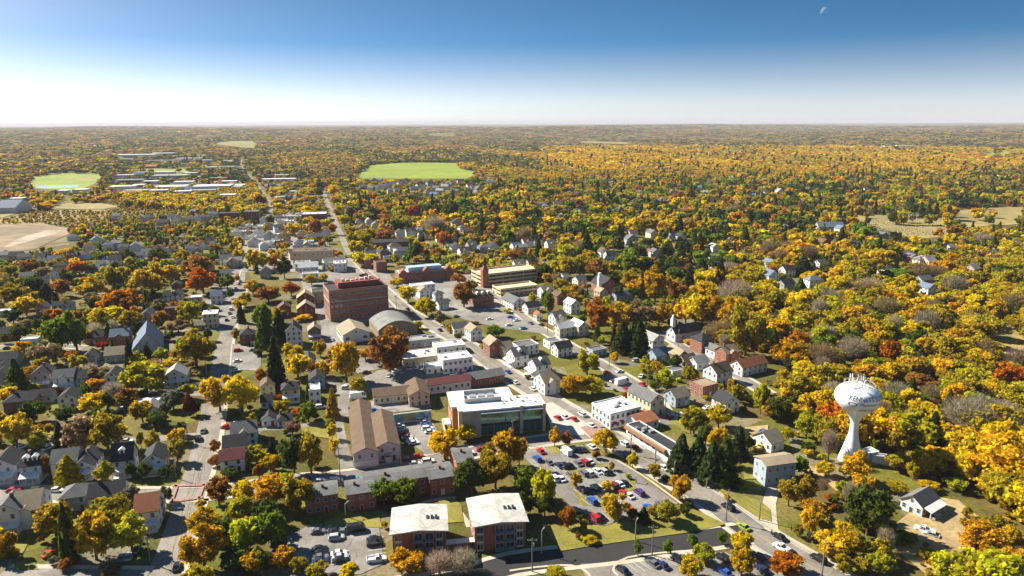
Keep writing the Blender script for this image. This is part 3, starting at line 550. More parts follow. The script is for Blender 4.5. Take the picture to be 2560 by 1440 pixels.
house('F',1340,1225,9,16,5,'gy','p','n', rot=14, pitch=.5, label='pinkish gabled shop between the brown roofed wings', cat='shop', name='shop', floors=2, cols=3)
house('F',1590,1110,20,7,4.4,'gx','w','m', rot=20, pitch=.5, label='long white shop wing with maroon roof behind the civic building', cat='shop', name='shop', floors=1, cols=7)
house('F',1900,1055,17,9,3.8,'gx','k','g', rot=24, pitch=.45, label='low brick shop with grey roof beside the main road', cat='shop', name='shop', floors=1, cols=6)
x0, y0, _ = G('F', 1075, 1385); x1, y1, _ = G('F', 1440, 1340); L = math.hypot(x1-x0, y1-y0); a_ = math.atan2(y1-y0, x1-x0)
mw = empty('mural_wall', ((x0+x1)/2, (y0+y1)/2, 0), a_); tag(mw, 'low white wall painted with a colourful abstract mural above the small lot', 'wall')
b = MB(); b.box(0, .2, -.2, L, .35, 4.6); b.build('wall', M['siding'], mw, (.7,.7,.68))
mt, nt, lk, bs = mat('mural_paint', .8); tcn = nt.new('ShaderNodeTexCoord'); nz = node(nt, 'ShaderNodeTexVoronoi', Scale=.75); lk.new(tcn.outputs['Object'], nz.inputs['Vector'])
hsv = node(nt, 'ShaderNodeHueSaturation', Saturation=1.25, Value=.75); lk.new(nz.outputs['Color'], hsv.inputs['Color']); mxn = node(nt, 'ShaderNodeMix', data_type='RGBA'); sx = nt.new('ShaderNodeSeparateXYZ'); lk.new(tcn.outputs['Object'], sx.inputs[0])
rp = nt.new('ShaderNodeValToRGB'); e = rp.color_ramp.elements; e[0].color = (.02,.04,.3,1); e[1].color = (.3,.3,.4,1); q = e.new(.25); q.color = (.05,.25,.5,1); q = e.new(.45); q.color = (.5,.35,.03,1); q = e.new(.6); q.color = (.1,.3,.06,1); q = e.new(.8); q.color = (.12,.3,.55,1)
mr = node(nt, 'ShaderNodeMapRange'); mr.inputs['From Min'].default_value = -L/2; mr.inputs['From Max'].default_value = L/2; lk.new(sx.outputs['X'], mr.inputs['Value']); lk.new(mr.outputs['Result'], rp.inputs['Fac'])
mxn.inputs['Factor'].default_value = .45; lk.new(rp.outputs['Color'], mxn.inputs[6]); lk.new(hsv.outputs['Color'], mxn.inputs[7]); lk.new(mxn.outputs[2], bs.inputs['Base Color']); M['mural'] = mt
b = MB(); b.box(.1, -.02, .9, L-.8, .06, 3.1); b.build('mural', M['mural'], mw)
px, py = P('F', 1075, 1385); clear_box(px, py-30, px+110, py)
# --- white flat roofed store with low wing
s1 = house('F',1655,955,15,11,7,'f','w','w', rot=20, label='white two storey store with flat white roof and square windows', cat='store', name='store', floors=2, cols=6, sidecols=4, win=(1.2,1.3), vents=2)
house('F',1470,962,9,7,3.2,'f','w','w', rot=20, label='low white annex stepping down from the two storey store', cat='store', name='store_annex', floors=1, cols=3)
house('F',1350,900,18,14,4.2,'f','t','w', rot=20, label='tan store with bright white flat roof behind the low annex', cat='store', name='store', floors=1, cols=5, vents=3)
house('F',1600,800,16,10,4,'f','w','w', rot=20, label='white roofed rear store reaching the main road', cat='store', name='store', floors=1, vents=1)
house('F',1360,745,20,9,3.8,'f','g','l', rot=20, label='low store with pale grey gravel roof beyond the red oak', cat='store', name='store', floors=1, vents=3)
wh = house('F',825,705,15,20,5,'gy','w','t', rot=24, pitch=.45, label='white warehouse with olive-tan gable roof beside the red oak', cat='warehouse', name='warehouse', floors=1, cols=3, sidecols=5, win=(2,1.6), wkind='big')
# --- barrel vaulted brown hall
cx, cy = place('F', 1165, 655, 24, 24); bv = empty('vaulted_hall', (cx, cy, 0), math.radians(24)); tag(bv, 'brown brick hall under a broad curved grey roof', 'hall'); HOUSES.append((cx, cy, 16))
w, d, h = 23., 24., 4.6; N = 12; arc = [(-w/2+w*k/N, h+4.6*math.sin(math.pi*k/N)**.8) for k in range(N+1)]
b = MB(); b.prism([(-w/2,-d/2),(w/2,-d/2),(w/2,d/2),(-w/2,d/2)], -.2, h)
for s in (-1, 1):
    q = [(p[0], s*d/2, p[1]) for p in arc]; b.face(q if s > 0 else q[::-1])
b.build('wall', M['brick'], bv, (.27,.2,.13)); b = MB()
for p, q in zip(arc, arc[1:]): b.slab([(p[0],-d/2-.3,p[1]+.02),(q[0],-d/2-.3,q[1]+.02),(q[0],d/2+.3,q[1]+.02),(p[0],d/2+.3,p[1]+.02)], -.2)
b.build('roof', M['membrane'], bv, (.2,.2,.185))
for k in range(6): o = put('window', window_mesh(1.1,1.3), bv); on_wall(o, w, d, 0, (k-2.5)*3.5, 2.6)
for k in range(6): o = put('window', window_mesh(1.3,1.3), bv); on_wall(o, w, d, 3, (k-2.5)*3.6, 2.8)
px, py = P('F', 900, 460); clear_box(px, py, px+120, py+50)
# --- big six storey brick offices with setback penthouse
bo = house('F',855,510,37,22,19,'f','k','d', rot=24, label='big six storey red brick office block with a setback top floor', cat='office block', name='office_block', floors=5, cols=13, sidecols=7, win=(1.5,1.7), parapet=.9, trim=(.5,.36,.3), door=False)
b = MB(); b.box(1.5, 1.5, 19.12, 26, 12, 3.6); b.build('penthouse', M['brick'], bo, (.26,.07,.05))
for k in range(7): b = MB(); b.box(-8+k*3, rnd.uniform(-1,3), 22.72, rnd.uniform(1.2,2.4), 1.8, rnd.uniform(.8,1.8)); b.build('roof_unit', M['frame'], bo)
b = MB(); b.box(0, -11.1, 12.3, 37.3, .4, .5); b.box(-18.6, 0, 12.3, .4, 22.3, .5); b.build('stone_band', M['concrete'], bo)
house('F',520,385,9,10,8,'f','v','d', rot=20, label='green sided loft building against the brick offices', cat='building', name='loft_building', floors=2, cols=2, wm='siding')
# --- long brick arcade with blue glazed top, and the garage
ar = house('F',1400,205,44,15,7.5,'f','k','w', rot=22, label='long gabled brick arcade with white roof and blue glass penthouse', cat='building', name='shopping_arcade', floors=2, cols=15, sidecols=5, win=(1.3,1.8))
b = MB(); b.box(0, 1.5, 7.62, 27, 8, 3.2, 0, top=1); b.build('glass_penthouse', [M['siding'], M['membrane']], ar, (.35,.5,.6))
for x in (-18.5, 0, 17.5):
    b = MB(); b.box(x, -7.9, 0, 5, 1.2, 8.6); b.face([(x-2.5,-8.52,8.6),(x+2.5,-8.52,8.6),(x,-8.52,11)]); b.slab([(x-2.8,-8.8,8.4),(x,-8.8,11.2),(x,-3,11.2),(x-2.8,-3,8.4)], -.2, 1); b.slab([(x,-8.8,11.2),(x+2.8,-8.8,8.4),(x+2.8,-3,8.4),(x,-3,11.2)], -.2, 1)
    b.build('gable_bay', [M['brick'], M['shingle']], ar, (.24,.1,.08))
for xs in (-12, 12): b = MB(); b.slab([(xs-9,-8.0,5.6),(xs+9,-8.0,5.6),(xs+9,-6.8,8.2),(xs-9,-6.8,8.2)], -.15); b.build('mansard_roof', M['shingle'], ar, (.09,.1,.12))
def garage(t, X, Y, w, d, h, nf, label, rot):
    cx, cy = place(t, X, Y, d, rot); r_ = empty('parking_garage', (cx, cy, 0), math.radians(rot)); tag(r_, label, 'parking garage'); HOUSES.append((cx, cy, w*.6))
    for f in range(nf+1):
        b = MB(); z = f*h/nf; b.box(0, 0, z-.25, w, d, .3)
        if f:
            for x, y, sx, sy in ((0,-d/2+.15,w,.3),(0,d/2-.15,w,.3),(-w/2+.15,0,.3,d-.6),(w/2-.15,0,.3,d-.6)): b.box(x, y, z+.05, sx, sy, 1.05)
        b.build('deck', M['siding'], r_, (.62,.5,.32))
    b = MB()
    for k in range(9):
        x = -w/2+.5+(w-1)*k/8
        for y in (-d/2+.5, d/2-.5): b.box(x, y, 0, .6, .6, h-.3)
    tag(b.build('pillar', M['siding'], r_, (.55,.44,.3)), None, None, None, 'stuff'); return r_
ga = garage('F', 2080, 225, 48, 20, 8.5, 3, 'buff multi storey parking garage beside the brick arcade', 26)
b = MB(); b.box(-22, -11.3, -.2, 4.6, 4.6, 13.2, 0); b.slab([(-24.7,-14,13),(-19.3,-14,13),(-22,-11.3,17)], .05, 1); b.slab([(-19.3,-14,13),(-19.3,-8.6,13),(-22,-11.3,17)], .05, 1); b.slab([(-19.3,-8.6,13),(-24.7,-8.6,13),(-22,-11.3,17)], .05, 1); b.slab([(-24.7,-8.6,13),(-24.7,-14,13),(-22,-11.3,17)], .05, 1)
st = b.build('stair_tower', [M['brick'], M['shingle']], ga, (.3,.1,.06))
for z in (3, 6, 9): o = put('window', window_mesh(1.6,1.6,'big'), st); o.location = (-22, -13.62, z)
garage('G', 60, 318, 30, 14, 5, 2, 'lower buff parking deck in front of the garage', 26)
# --- civic building
hv = 11.0
qFL, qFR, qBL = [np.array(ground(*p, hv)[:2]) for p in ((1132,1033),(1363,1013),(1079,988))]
ang = math.atan2(*(qFR-qFL)[::-1]); wv = float(np.linalg.norm(qFR-qFL)); dv = float(np.linalg.norm(qBL-qFL)); nn = np.array((-math.sin(ang), math.cos(ang)))
cc = (qFL+qFR)/2+nn*dv/2; cv = empty('civic_building', (*cc, 0), ang); tag(cv, 'modern civic building of stone, brick and glass with broad white roof', 'civic building'); HOUSES.append((*cc, 27))
X0, X1, Y0, Y1 = -wv/2, wv/2, -dv/2, dv/2; xc, yc = X0+wv*.70, Y0+dv*.52
b = MB(); b.prism([(X0+.4,Y0+5.5),(X0+4,Y0+5.5),(X0+4,Y0+.6),(X1-.6,Y0+.6),(X1-.6,yc),(xc,yc),(xc,Y1-.4),(X0+.4,Y1-.4)], -.2, hv-.3); b.build('core', M['brick'], cv, (.46,.22,.1))
b = MB(); b.prism([(X0+2.2,Y0-.3),(X1+.3,Y0-.3),(X1+.3,yc+.3),(xc+.3,yc+.3),(xc+.3,Y1+.3),(X0-.1,Y1+.3),(X0-.1,Y0+5),(X0+2.2,Y0+5)], hv-.25, hv+.45); b.build('roof', M['membrane'], cv, (.72,.71,.68))
b = MB(); b.box((xc+X1)/2, (yc+Y1)/2, -.2, X1-xc, Y1-yc-.4, 5.2); b.build('rear_wing', M['siding'], cv, (.3,.31,.33))
b = MB(); b.box((xc+X1)/2+1, (yc+Y1)/2, 5, (X1-xc)*.6, (Y1-yc)*.5, .5); b.build('rear_roof', M['membrane'], cv, (.7,.7,.68))
b = MB(); b.box(X0+2.9, Y0+.6, -.2, 1.4, 2.0, hv+.9); b.build('corner_pier', M['siding'], cv, (.62,.53,.38))
b = MB(); b.box(X0+7.3, Y0+.2, -.2, 7.4, 1.2, hv+.1); b.build('stone_wall', M['brick'], cv, (.4,.36,.3))
mt, nt, lk, bs = mat('tinted_glass', .06, .8); bs.inputs['Base Color'].default_value = (.09, .2, .2, 1); bs.inputs['Metallic'].default_value = .55; M['tint'] = mt
for u0, u1 in ((X0+11.1, X1-10.6), (X1-9, X1-1.4)):
    n = max(2, int((u1-u0)/2.4)); b = MB(); b.box((u0+u1)/2, Y0+.5, .6, u1-u0, .3, hv-1.2); g_ = b.build('glass_curtain_wall', M['tint'], cv)
    for k in range(n+1): b = MB(); b.box(u0+(u1-u0)*k/n, Y0+.3, .6, .12, .12, hv-1.2); b.build('mullion', M['metal'], g_)
    b = MB(); b.box((u0+u1)/2, Y0+.15, 4.6, u1-u0, .4, .45); b.build('spandrel', M['black'], g_)
    b = MB(); b.box((u0+u1)/2, Y0-.6, hv-1.0, u1-u0+.6, 1.6, .35); b.build('sun_shade', M['frame'], cv)
for u in (X1-9.8, X1-.6): b = MB(); b.box(u, Y0-.1, -.2, 1.2, 1.6, hv+1.2); b.build('pier', M['brick'], cv, (.46,.39,.3))
b = MB(); b.box(X1-.3, Y0+dv*.26, .5, .3, dv*.4, hv-1.4); b.build('glass_curtain_wall', M['tint'], cv)
for k, (v_, z) in enumerate(((Y0+8,7.6),(Y0+12,7.6),(Y0+16,7.6),(Y0+9,3.4),(Y0+14,3.4))):
    o = put('window', window_mesh(1.7,2.4,'big'), cv); o.location = (X0+.36, v_, z); o.rotation_euler.z = -math.pi/2
b = MB(); b.box(X0-1.2, Y0+11, 2.6, 2.6, 6, .3); b.build('entrance_canopy', M['frame'], cv)
b = MB(); b.box(X0-2.6, Y0+9, -.1, .5, 17, 1.3); b.build('low_wall', M['kerb'], cv)
for k in range(3): b = MB(); b.box(X0+9.5+k*3.6, Y0+dv*.55, hv+.45, 2.8, 2.6, 1.5); b.build('roof_unit', M['metal'], cv)
b = MB()
for x, y, sx, sy in ((X0+13,Y0+dv*.36,15,.25),(X0+13,Y0+dv*.78,13,.25),(X0+5.6,Y0+dv*.57,.25,dv*.42)): b.box(x, y, hv+.45, sx, sy, 1.8)
b.build('roof_screen', M['frame'], cv)
for k in range(9): b = MB(); q_ = rnd.uniform(.5,1.3); b.box(X0+rnd.uniform(20,wv-3), rnd.uniform(Y0+2,Y0+dv*.48), hv+.45, q_, q_, rnd.uniform(.3,.8)); b.build('roof_unit', M['metal'], cv)
for k in range(3): b = MB(); b.tube([(X0+12+k*8,Y0+1.5,hv+.52),(X0+12.5+k*8,Y0+dv*.5,hv+.52)], [.09,.09], 5); b.build('roof_pipe', M['metal'], cv)
px, py = P('F', 1440, 1140); clear_box(px, py, px+300, py+85)
# --- two apartment blocks with low white roofs
def apartments(corners, label):
    fl, fr, bk = [np.array(c[:2]) for c in corners]; ang = math.atan2(*(fr-fl)[::-1]); w = float(np.linalg.norm(fr-fl))-1.6; d = float(np.linalg.norm(bk-fl))-1.6
    c = (fl+fr)/2+np.array((-math.sin(ang), math.cos(ang)))*(d+1.6)/2; r_ = empty('apartment_block', (*c, 0), ang); tag(r_, label, 'apartment block', 'white roofed apartment blocks'); HOUSES.append((*c, 13)); h = 8.0
    b = MB(); b.box(0, 0, -.2, w, d, h+.2)
    b.build('wall', M['brick'], r_, (.29,.1,.06))
    b = MB(); o = .8
    b.slab([(-w/2-o,-d/2-o,h+.15),(0,-d/2-o,h+.95),(0,d/2+o,h+.95),(-w/2-o,d/2+o,h+.15)], -.25); b.slab([(0,-d/2-o,h+.95),(w/2+o,-d/2-o,h+.15),(w/2+o,d/2+o,h+.15),(0,d/2+o,h+.95)], -.25)
    for s in (-1, 1): b.face([(-w/2, s*d/2, h), (w/2, s*d/2, h), (0, s*d/2, h+.9)][::-s])
    rf = b.build('roof', M['oldroof'], r_, (.5,.475,.43))
    for k in range(3): b = MB(); b.box(w*.16+k*1.25, -d*.02, h+.7, .7, 1.7, .5); b.build('skylight', M['glass'], rf)
    for bay, (u, n) in enumerate(((-w*.40, 1), (-w*.02, 1), (w*.19, 1), (w*.38, 1))):
        for f in range(3):
            z = .1+f*2.65
            if bay in (0, 3):
                o_ = put('window', window_mesh(1.7, 1.9, 'big'), r_); on_wall(o_, w, d, 0, u, z+1.3)
                b = MB(); b.box(u, -d/2-.05, z-.05, 1.9, .1, .45); b.build('white_panel', M['frame'], r_)
            else:
                o_ = put('window', window_mesh(2.3, 2.0, 'big'), r_); on_wall(o_, w, d, 0, u, z+1.25)
                b = MB(); b.box(u, -d/2-.65, z, 2.7, 1.3, .16); bl = b.build('balcony', M['concrete'], r_)
                b = MB(); b.box(u, -d/2-1.27, z+.16, 2.7, .05, .12)
                for q in range(10): b.box(u-1.3+q*2.6/9, -d/2-1.27, z+.28, .05, .04, .65)
                b.box(u, -d/2-1.27, z+.93, 2.7, .06, .07); b.build('railing', M['black'], bl)
    for side in (1, 3):
        for f in range(3):
            for k in range(4): o_ = put('window', window_mesh(1.2,1.3), r_); on_wall(o_, w, d, side, (k-1.5)*d/4.2, 1.5+f*2.65)
    return r_
apartments([G('B',1090,1115,8),G('B',1575,1080,8),G('B',1040,900,8)], 'white roofed brick apartment block beside the shaded parking lot')
apartments([G('B',1770,1055,8),G('C',140,1005,8),G('B',1670,820,8)], 'white roofed brick apartment block nearer the bright lawn')
a = G('B',1550,1165,2.8); c = G('B',1820,1140,2.8)
wk = empty('covered_walkway', ((a[0]+c[0])/2, (a[1]+c[1])/2, 0), math.atan2(c[1]-a[1], c[0]-a[0])); tag(wk, 'white roofed covered walkway joining the two apartment blocks', 'walkway')
L = math.hypot(c[0]-a[0], c[1]-a[1]); b = MB(); b.box(0, 0, 2.7, L, 2.2, .2); b.build('roof', M['paint'], wk, (.62,.58,.5))
for k in range(4): b = MB(); b.box(-L/2+.5+k*(L-1)/3, -.9, 0, .14, .14, 2.7); b.build('post', M['paint'], wk, (.6,.6,.58))
# --- red brick rows with grey roofs
def brickrow(t, X, Y, w, d, h, rot, label, cols):
    o = house(t, X, Y, w, d, h, 'gx', 'k', 'g', rot=rot, pitch=.16, label=label, cat='brick row', name='brick_row', floors=2, cols=cols, sidecols=2, win=(1.15,1.25), rm='oldroof', oh=.35, chimney=1, porch=None); return o
brickrow('B',545,925,10,8.5,6,17,'short brick row at the end nearest the shaded lot',4)
brickrow('B',870,905,9,9,6.2,17,'brick row wing with white end cap beside the green tree',3)
brickrow('B',1190,800,23,9,6.2,17,'long central brick row behind the green tree',8)
brickrow('B',1530,775,8.5,10,6.2,17,'brick row wing with four windows near the apartment lawn',3)
brickrow('B',1720,640,6,12,6.2,17,'narrow brick row wing half hidden by the olive trees',2)
# --- water tower
tx, ty, _ = G('D', 672, 492); wt = empty('water_tower', (tx, ty, 0), math.atan2(ty, tx)-math.pi/2); tag(wt, 'white water tower with bulbous tank, flared stem and navy lettering', 'water tower'); HOUSES.append((tx, ty, 9))
mpp = project(tx, ty, 20)[2]/FPX/3.2734*.89
zt = lambda Y: height_at(tx, ty, 640+Y/3.2734)
zw = zt(1144)
prof = [(zw+124*mpp*math.sin(t), 197*mpp*math.cos(t)) for t in np.linspace(1.52, 0, 14)]+[(zt(Y), r_*mpp) for Y, r_ in ((1162,197),(1182,191),(1210,172),(1240,140),(1265,108),(1290,80),(1315,58),(1335,46))]
bp = sorted(prof)
# smooth the tank profile
zs = np.array([p[0] for p in bp]); rs = np.array([p[1] for p in bp])
def tank_r(z): return float(np.interp(z, zs, rs))
sm = []
for z in np.append(np.linspace(zs[0], zs[-1]-1.2, 34), zs[-1]-1.2+1.2*np.sin(np.linspace(.1, math.pi/2, 12))):
    sm.append((float(np.mean([tank_r(z+q) for q in (-.5,-.25,0,.25,.5)])) if z < zw-.6 else tank_r(z), float(z)))
def tank_rs(z): return float(np.interp(z, [p[1] for p in sm], [p[0] for p in sm]))
b = MB(); b.lathe(sm, 48); b.face([(0.6*math.cos(t), 0.6*math.sin(t), zs[-1]) for t in np.linspace(0, 2*math.pi, 12, endpoint=False)]); tank = b.build('tank', M['white'], wt, smooth_=True)
zD = lambda Y: height_at(tx, ty, 1000+Y/3.2734)
ztop = sm[0][1]+.3
b = MB(); b.lathe([(108*mpp,-.3),(104*mpp,.8),(92*mpp,zD(440)),(76*mpp,zD(390)),(60*mpp,zD(340)),(49*mpp,zD(300)),(40*mpp,zD(270)),(37*mpp,zD(230)),(37*mpp,zD(170)),(40*mpp,ztop)], 40); b.build('stem', M['white'], wt, smooth_=True)
for k in range(30):
    t = rnd.uniform(0, 2*math.pi); rr_ = rnd.uniform(1.2, 5.6); x, y = rr_*math.cos(t), rr_*math.sin(t); z0_ = zw+124*mpp*math.sqrt(1-(rr_/(197*mpp))**2)
    b = MB(); hh = rnd.uniform(1.6, 3.0); b.tube([(x,y,z0_-.6),(x,y,z0_+hh)], [.07,.07], 6); b.box(x, y, z0_+hh-1.5, .32, .22, 1.4, 0, t); b.build('antenna', M['frame'], tank)
for k in range(12):
    t = -.2+k*.22; x, y = 7*math.cos(t+.2), 7*math.sin(t+.2)
b = MB(); rr_ = 5.0; zr = zw+124*mpp*math.sqrt(1-(5.0/(197*mpp))**2)
b.tube([(rr_*math.cos(t), rr_*math.sin(t), zr+1.1) for t in np.linspace(0, 2*math.pi, 33)], [.06]*33, 5)
for k in range(16): t = 2*math.pi*k/16; b.tube([(rr_*math.cos(t), rr_*math.sin(t), zr-.1), (rr_*math.cos(t), rr_*math.sin(t), zr+1.1)], [.05,.05], 5)
b.build('railing', M['frame'], tank)
def lettering(text, size, u0, z0, material, shear=0., name='lettering'):
    cu = bpy.data.curves.new('txt', 'FONT'); cu.body = text; cu.size = size; cu.shear = shear; cu.resolution_u = 2; cu.align_x = 'LEFT'; to = bpy.data.objects.new('txt', cu); COL.objects.link(to); bpy.context.view_layer.update()
    me = bpy.data.meshes.new_from_object(to.evaluated_get(bpy.context.evaluated_depsgraph_get())); bpy.data.objects.remove(to); me.name = name
    import bmesh
    bm = bmesh.new(); bm.from_mesh(me); bmesh.ops.subdivide_edges(bm, edges=[e for e in bm.edges if e.calc_length() > .5], cuts=2); bmesh.ops.triangulate(bm, faces=bm.faces)
    for v in bm.verts:
        u, z = v.co.x+u0, v.co.y+z0; R = tank_rs(z)+.09; t = u/8.3-math.pi/2; v.co = (R*math.cos(t), R*math.sin(t), z)
    bm.to_mesh(me); bm.free(); me.materials.clear(); me.materials.append(material)
    return put(name, me, tank)
lettering('KENNETT SQUARE', 2.15, -3.1, zt(1128), M['navy']); lettering('Mushroom Capital', 1.45, 1.1, zt(1164), M['maroon'], .3); lettering('of the World', 1.3, .9, zt(1210), M['maroon'], .3)
b = MB()
for k in range(40):                                             # oval emblem
    t0, t1 = 2*math.pi*k/40, 2*math.pi*(k+1)/40; q = []
    for t, s in ((t0, 1), (t1, 1), (t1, .8), (t0, .8)):
        u = -1.5+1.6*s*math.cos(t); z = zt(1158)+.75*s*math.sin(t); R = tank_rs(z)+.05; q.append((R*math.cos(u/8.3-math.pi/2), R*math.sin(u/8.3-math.pi/2), z))
    b.face(q)
b.build('emblem', M['navy'], tank)
lettering('oo', .9, -1.9, zt(1192), M['navy'])
px, py = P('H', 520, 960); clear_box(px, py, px+121, py+150); px, py = P('D', 600, 120); clear_box(px, py, px+50, py+108)
for t, X, Y, w, d, h, r_, wc2, rc2, rt in (('D',860,500,5,4,3,'f','w','w',20),('D',925,530,6,3,2.6,'f','w','l',-20)): house(t, X, Y, w, d, h, r_, wc2, rc2, rot=rt, cat='shed', name='shed', floors=0)
#@@FAR
for t, X, Y, lw, d, h, wc3, rc3 in (('I',2180,1085,70,14,5,'p','l'),('I',2240,1060,60,12,5,'w','l'),('I',2170,1120,80,12,5,'w','w'),('I',2270,1170,60,12,5,'w','l'),('J',40,1070,50,14,5,'w','w'),('J',240,1010,90,12,5,'c','l'),('J',300,1020,80,10,5,'w','w'),('J',390,960,60,14,6,'w','l'),('J',150,1140,110,10,4,'w','w'),('J',110,1220,110,12,5,'w','l'),('J',210,1215,70,12,6,'k','l'),
        ('J',460,1060,60,10,5,'w','w'),('J',480,1220,80,10,6,'w','l'),('J',560,1100,60,12,6,'w','l'),('J',660,1420,120,16,6,'w','w'),('J',420,1430,130,14,6,'w','l'),('J',760,1440,110,14,7,'w','w'),('J',1290,1310,90,12,6,'w','w'),('J',1180,1350,60,10,5,'w','l'),('J',1010,1410,60,10,7,'k','l'),('I',2130,700,90,20,6,'w','w'),('J',230,590,120,16,6,'w','w'),('J',200,840,130,16,5,'w','w'),('J',330,740,60,14,5,'w','w'),('J',120,590,90,16,6,'k','d'),('I',1120,596,150,24,7,'b','w'),('I',1480,566,160,24,7,'w','w'),('I',1710,575,120,24,7,'g','w'),('I',1350,655,130,24,7,'w','w'),('I',1650,660,170,24,7,'w','w'),('I',2060,655,130,24,7,'w','w'),('I',2140,690,120,24,7,'c','w'),('I',1420,742,160,24,7,'g','w'),('I',1640,752,150,24,7,'b','w'),('I',1130,442,120,24,7,'w','w'),('I',1850,452,110,24,7,'w','w'),('I',2050,460,90,24,7,'b','w'),('I',1790,405,110,24,7,'w','w'),('I',1900,520,100,24,7,'w','w'),('I',1240,690,110,24,7,'p','w'),('I',720,735,120,24,7,'w','w'),('I',140,820,120,24,7,'g','w'),('I',560,745,90,24,7,'w','w'),('I',300,282,140,24,7,'w','w'),('I',1480,282,90,24,7,'w','w')):
    dep = G(t, X, Y)[2]; w = lw*dep/FPX/TILE[t][2]; x, y = place(t, X, Y, d, 14); o = building('shop', x, y, w, d, h, 'f', COLS[wc3][0], ROOFC[rc3][0], 14, wm='brick' if wc3 in 'kn' else 'siding', rm='membrane', floors=2 if h > 5 else 1, detail=2 if dep < 800 else 1, vents=3 if dep < 1000 else 0)
    o.location.z = float(hill(x, y)); px, py = P(t, X, Y); q_ = FPX/dep; clear_box(px-w*q_*.5, py-(h+4)*q_, px+w*q_*.5, py); later(o, f"flat {COLS[wc3][1]} shop with {ROOFC[rc3][1]} roof", 'shop', 'flat roofed shops of the town centre')
# --- farther houses and works
HR = random.Random(3)
far = [('J',X,Y) for X, Y in ((190,1085),(250,1110),(400,1140),(110,1165),(180,1180),(250,1195),(370,1230),(450,1235),(100,1060),(60,1010),(300,955),(200,985),(460,790),(150,690),(250,640),(270,780),(290,800),(340,800),(880,1110),(950,1090),(920,1025),(1010,1020),(1070,1060),(1445,965),(1385,1120),(1290,1135),(1740,1230),(1800,1260),(1865,1300),(1935,1250),(2130,1270),(1665,1170),(1320,1310),(1860,1075),(1800,1035),(1905,1110),(1765,1190),(1020,1300),(1140,1310),(1240,1250),(60,1250),(20,1130),(330,1330),(620,1130),(560,1060),(2040,1270),(1500,1150),(1450,1110))]
far += [('J',X,Y) for X, Y in ((940,680),(965,700),(1040,715),(1080,715),(1140,700),(1180,690),(1215,735),(1265,735),(1300,670),(1345,650),(1230,665),(1440,665),(1470,685),(1500,705),(1560,665),(1590,690),(1620,715),(1655,740),(1670,680),(1700,700),(1735,680),(1545,750),(1790,745),(1760,660),(1840,650),(1930,690),(1965,710),(2000,725),(1060,640),(1110,640),(1420,720),(1600,775),(2060,640),(2110,650))]
far += [('I',X,Y) for X, Y in ((1000,1005),(1040,975),(1265,1000),(1300,990),(1345,985),(1530,985),(1570,1000),(1690,1005),(1770,1000),(1815,980),(1740,935),(1640,1015),(1850,1010),(1910,955),(1440,1040),(1100,1270),(1020,1235),(790,1275),(745,1330),(640,1345),(350,1365),(40,1345),(130,1350),(205,1350),(480,1390),(1020,1385),(880,1430),(1500,1310),(1715,1285),(1825,1235),(1885,1205),(1770,1290),(2030,1375),(2110,1385),(2180,1080),(2210,1150),(2270,1215),(540,1440),(960,1250),(1210,1260),(1330,1300),(2120,1130),(1420,1300),(860,1200),(640,1160))]
far += [('K',X,Y) for X, Y in ((30,352),(340,474),(980,474),(1022,486),(1190,514),(1690,705),(1745,755),(1145,745),(620,915),(262,860),(300,880),(405,850),(2280,745),(2175,775),(1090,1130),(1265,1138),(1075,1195),(1290,1315),(1265,1285),(885,1340),(915,1325),(825,1310),(30,1250),(85,1260),(130,1220),(60,1430),(175,1410),(222,1200),(1520,1170),(1455,1160),(1825,1265),(1905,1410),(1935,1420),(1835,1400),(1500,1430),(345,1240),(500,540),(230,440),(420,365))]
far += [('L',X,Y) for X, Y in ((880,722),(110,735),(370,725),(500,1225),(660,1098),(1650,1260),(1270,1350),(1305,1365),(1400,1390),(1455,1400),(1040,1168),(800,1245),(395,304),(735,312),(1045,325),(1225,315),(1295,318),(930,335),(2040,620),(1010,1140))]
far += [('H',X,Y) for X, Y in ((440,100),(20,100),(30,215),(170,170),(155,285),(380,260),(1170,50),(1260,90),(1690,165),(1290,245),(1310,310),(980,170))]
for t, X, Y in far:
    x, y, dep = G(t, X, Y)
    if t == 'J' and 600 < Y < 790 and X > 900: wc3, rc3, w, d, h = HR.choice('wlgbc'), HR.choice('ggbdl'), 14, 9, 6.5
    else: wc3, rc3, w, d, h = HR.choice('wwwwwlgckp'), HR.choice('ddggglbn'), HR.uniform(8, 12), HR.uniform(7, 9), HR.choice((4.6, 5.5, 6))
    if dep > 1500: w *= 1.3; wc3 = 'w'
    rot = HR.choice((17, 17, 107, 22, 28) if dep < 900 else (17, 40, -20, 90)); roof = HR.choice(('gx', 'gx', 'gy', 'gxy', 'h'))
    o = building('house', x, y+d/2, w, d, h, roof, COLS[wc3][0], ROOFC[rc3][0], rot, detail=2 if dep < 620 else 1, wm='brick' if wc3 == 'k' else 'siding', chimney=1 if dep < 700 and HR.random() < .4 else 0)
    o.location.z = float(hill(x, y)); px, py = P(t, X, Y); s = FPX/dep; clear_box(px-w*s*.5, py-(h+2)*s, px+w*s*.5, py-.5)
    later(o, f"small {COLS[wc3][1]} {ROOFT[roof]} house under {ROOFC[rc3][1]} roof", 'house', 'houses of the town')
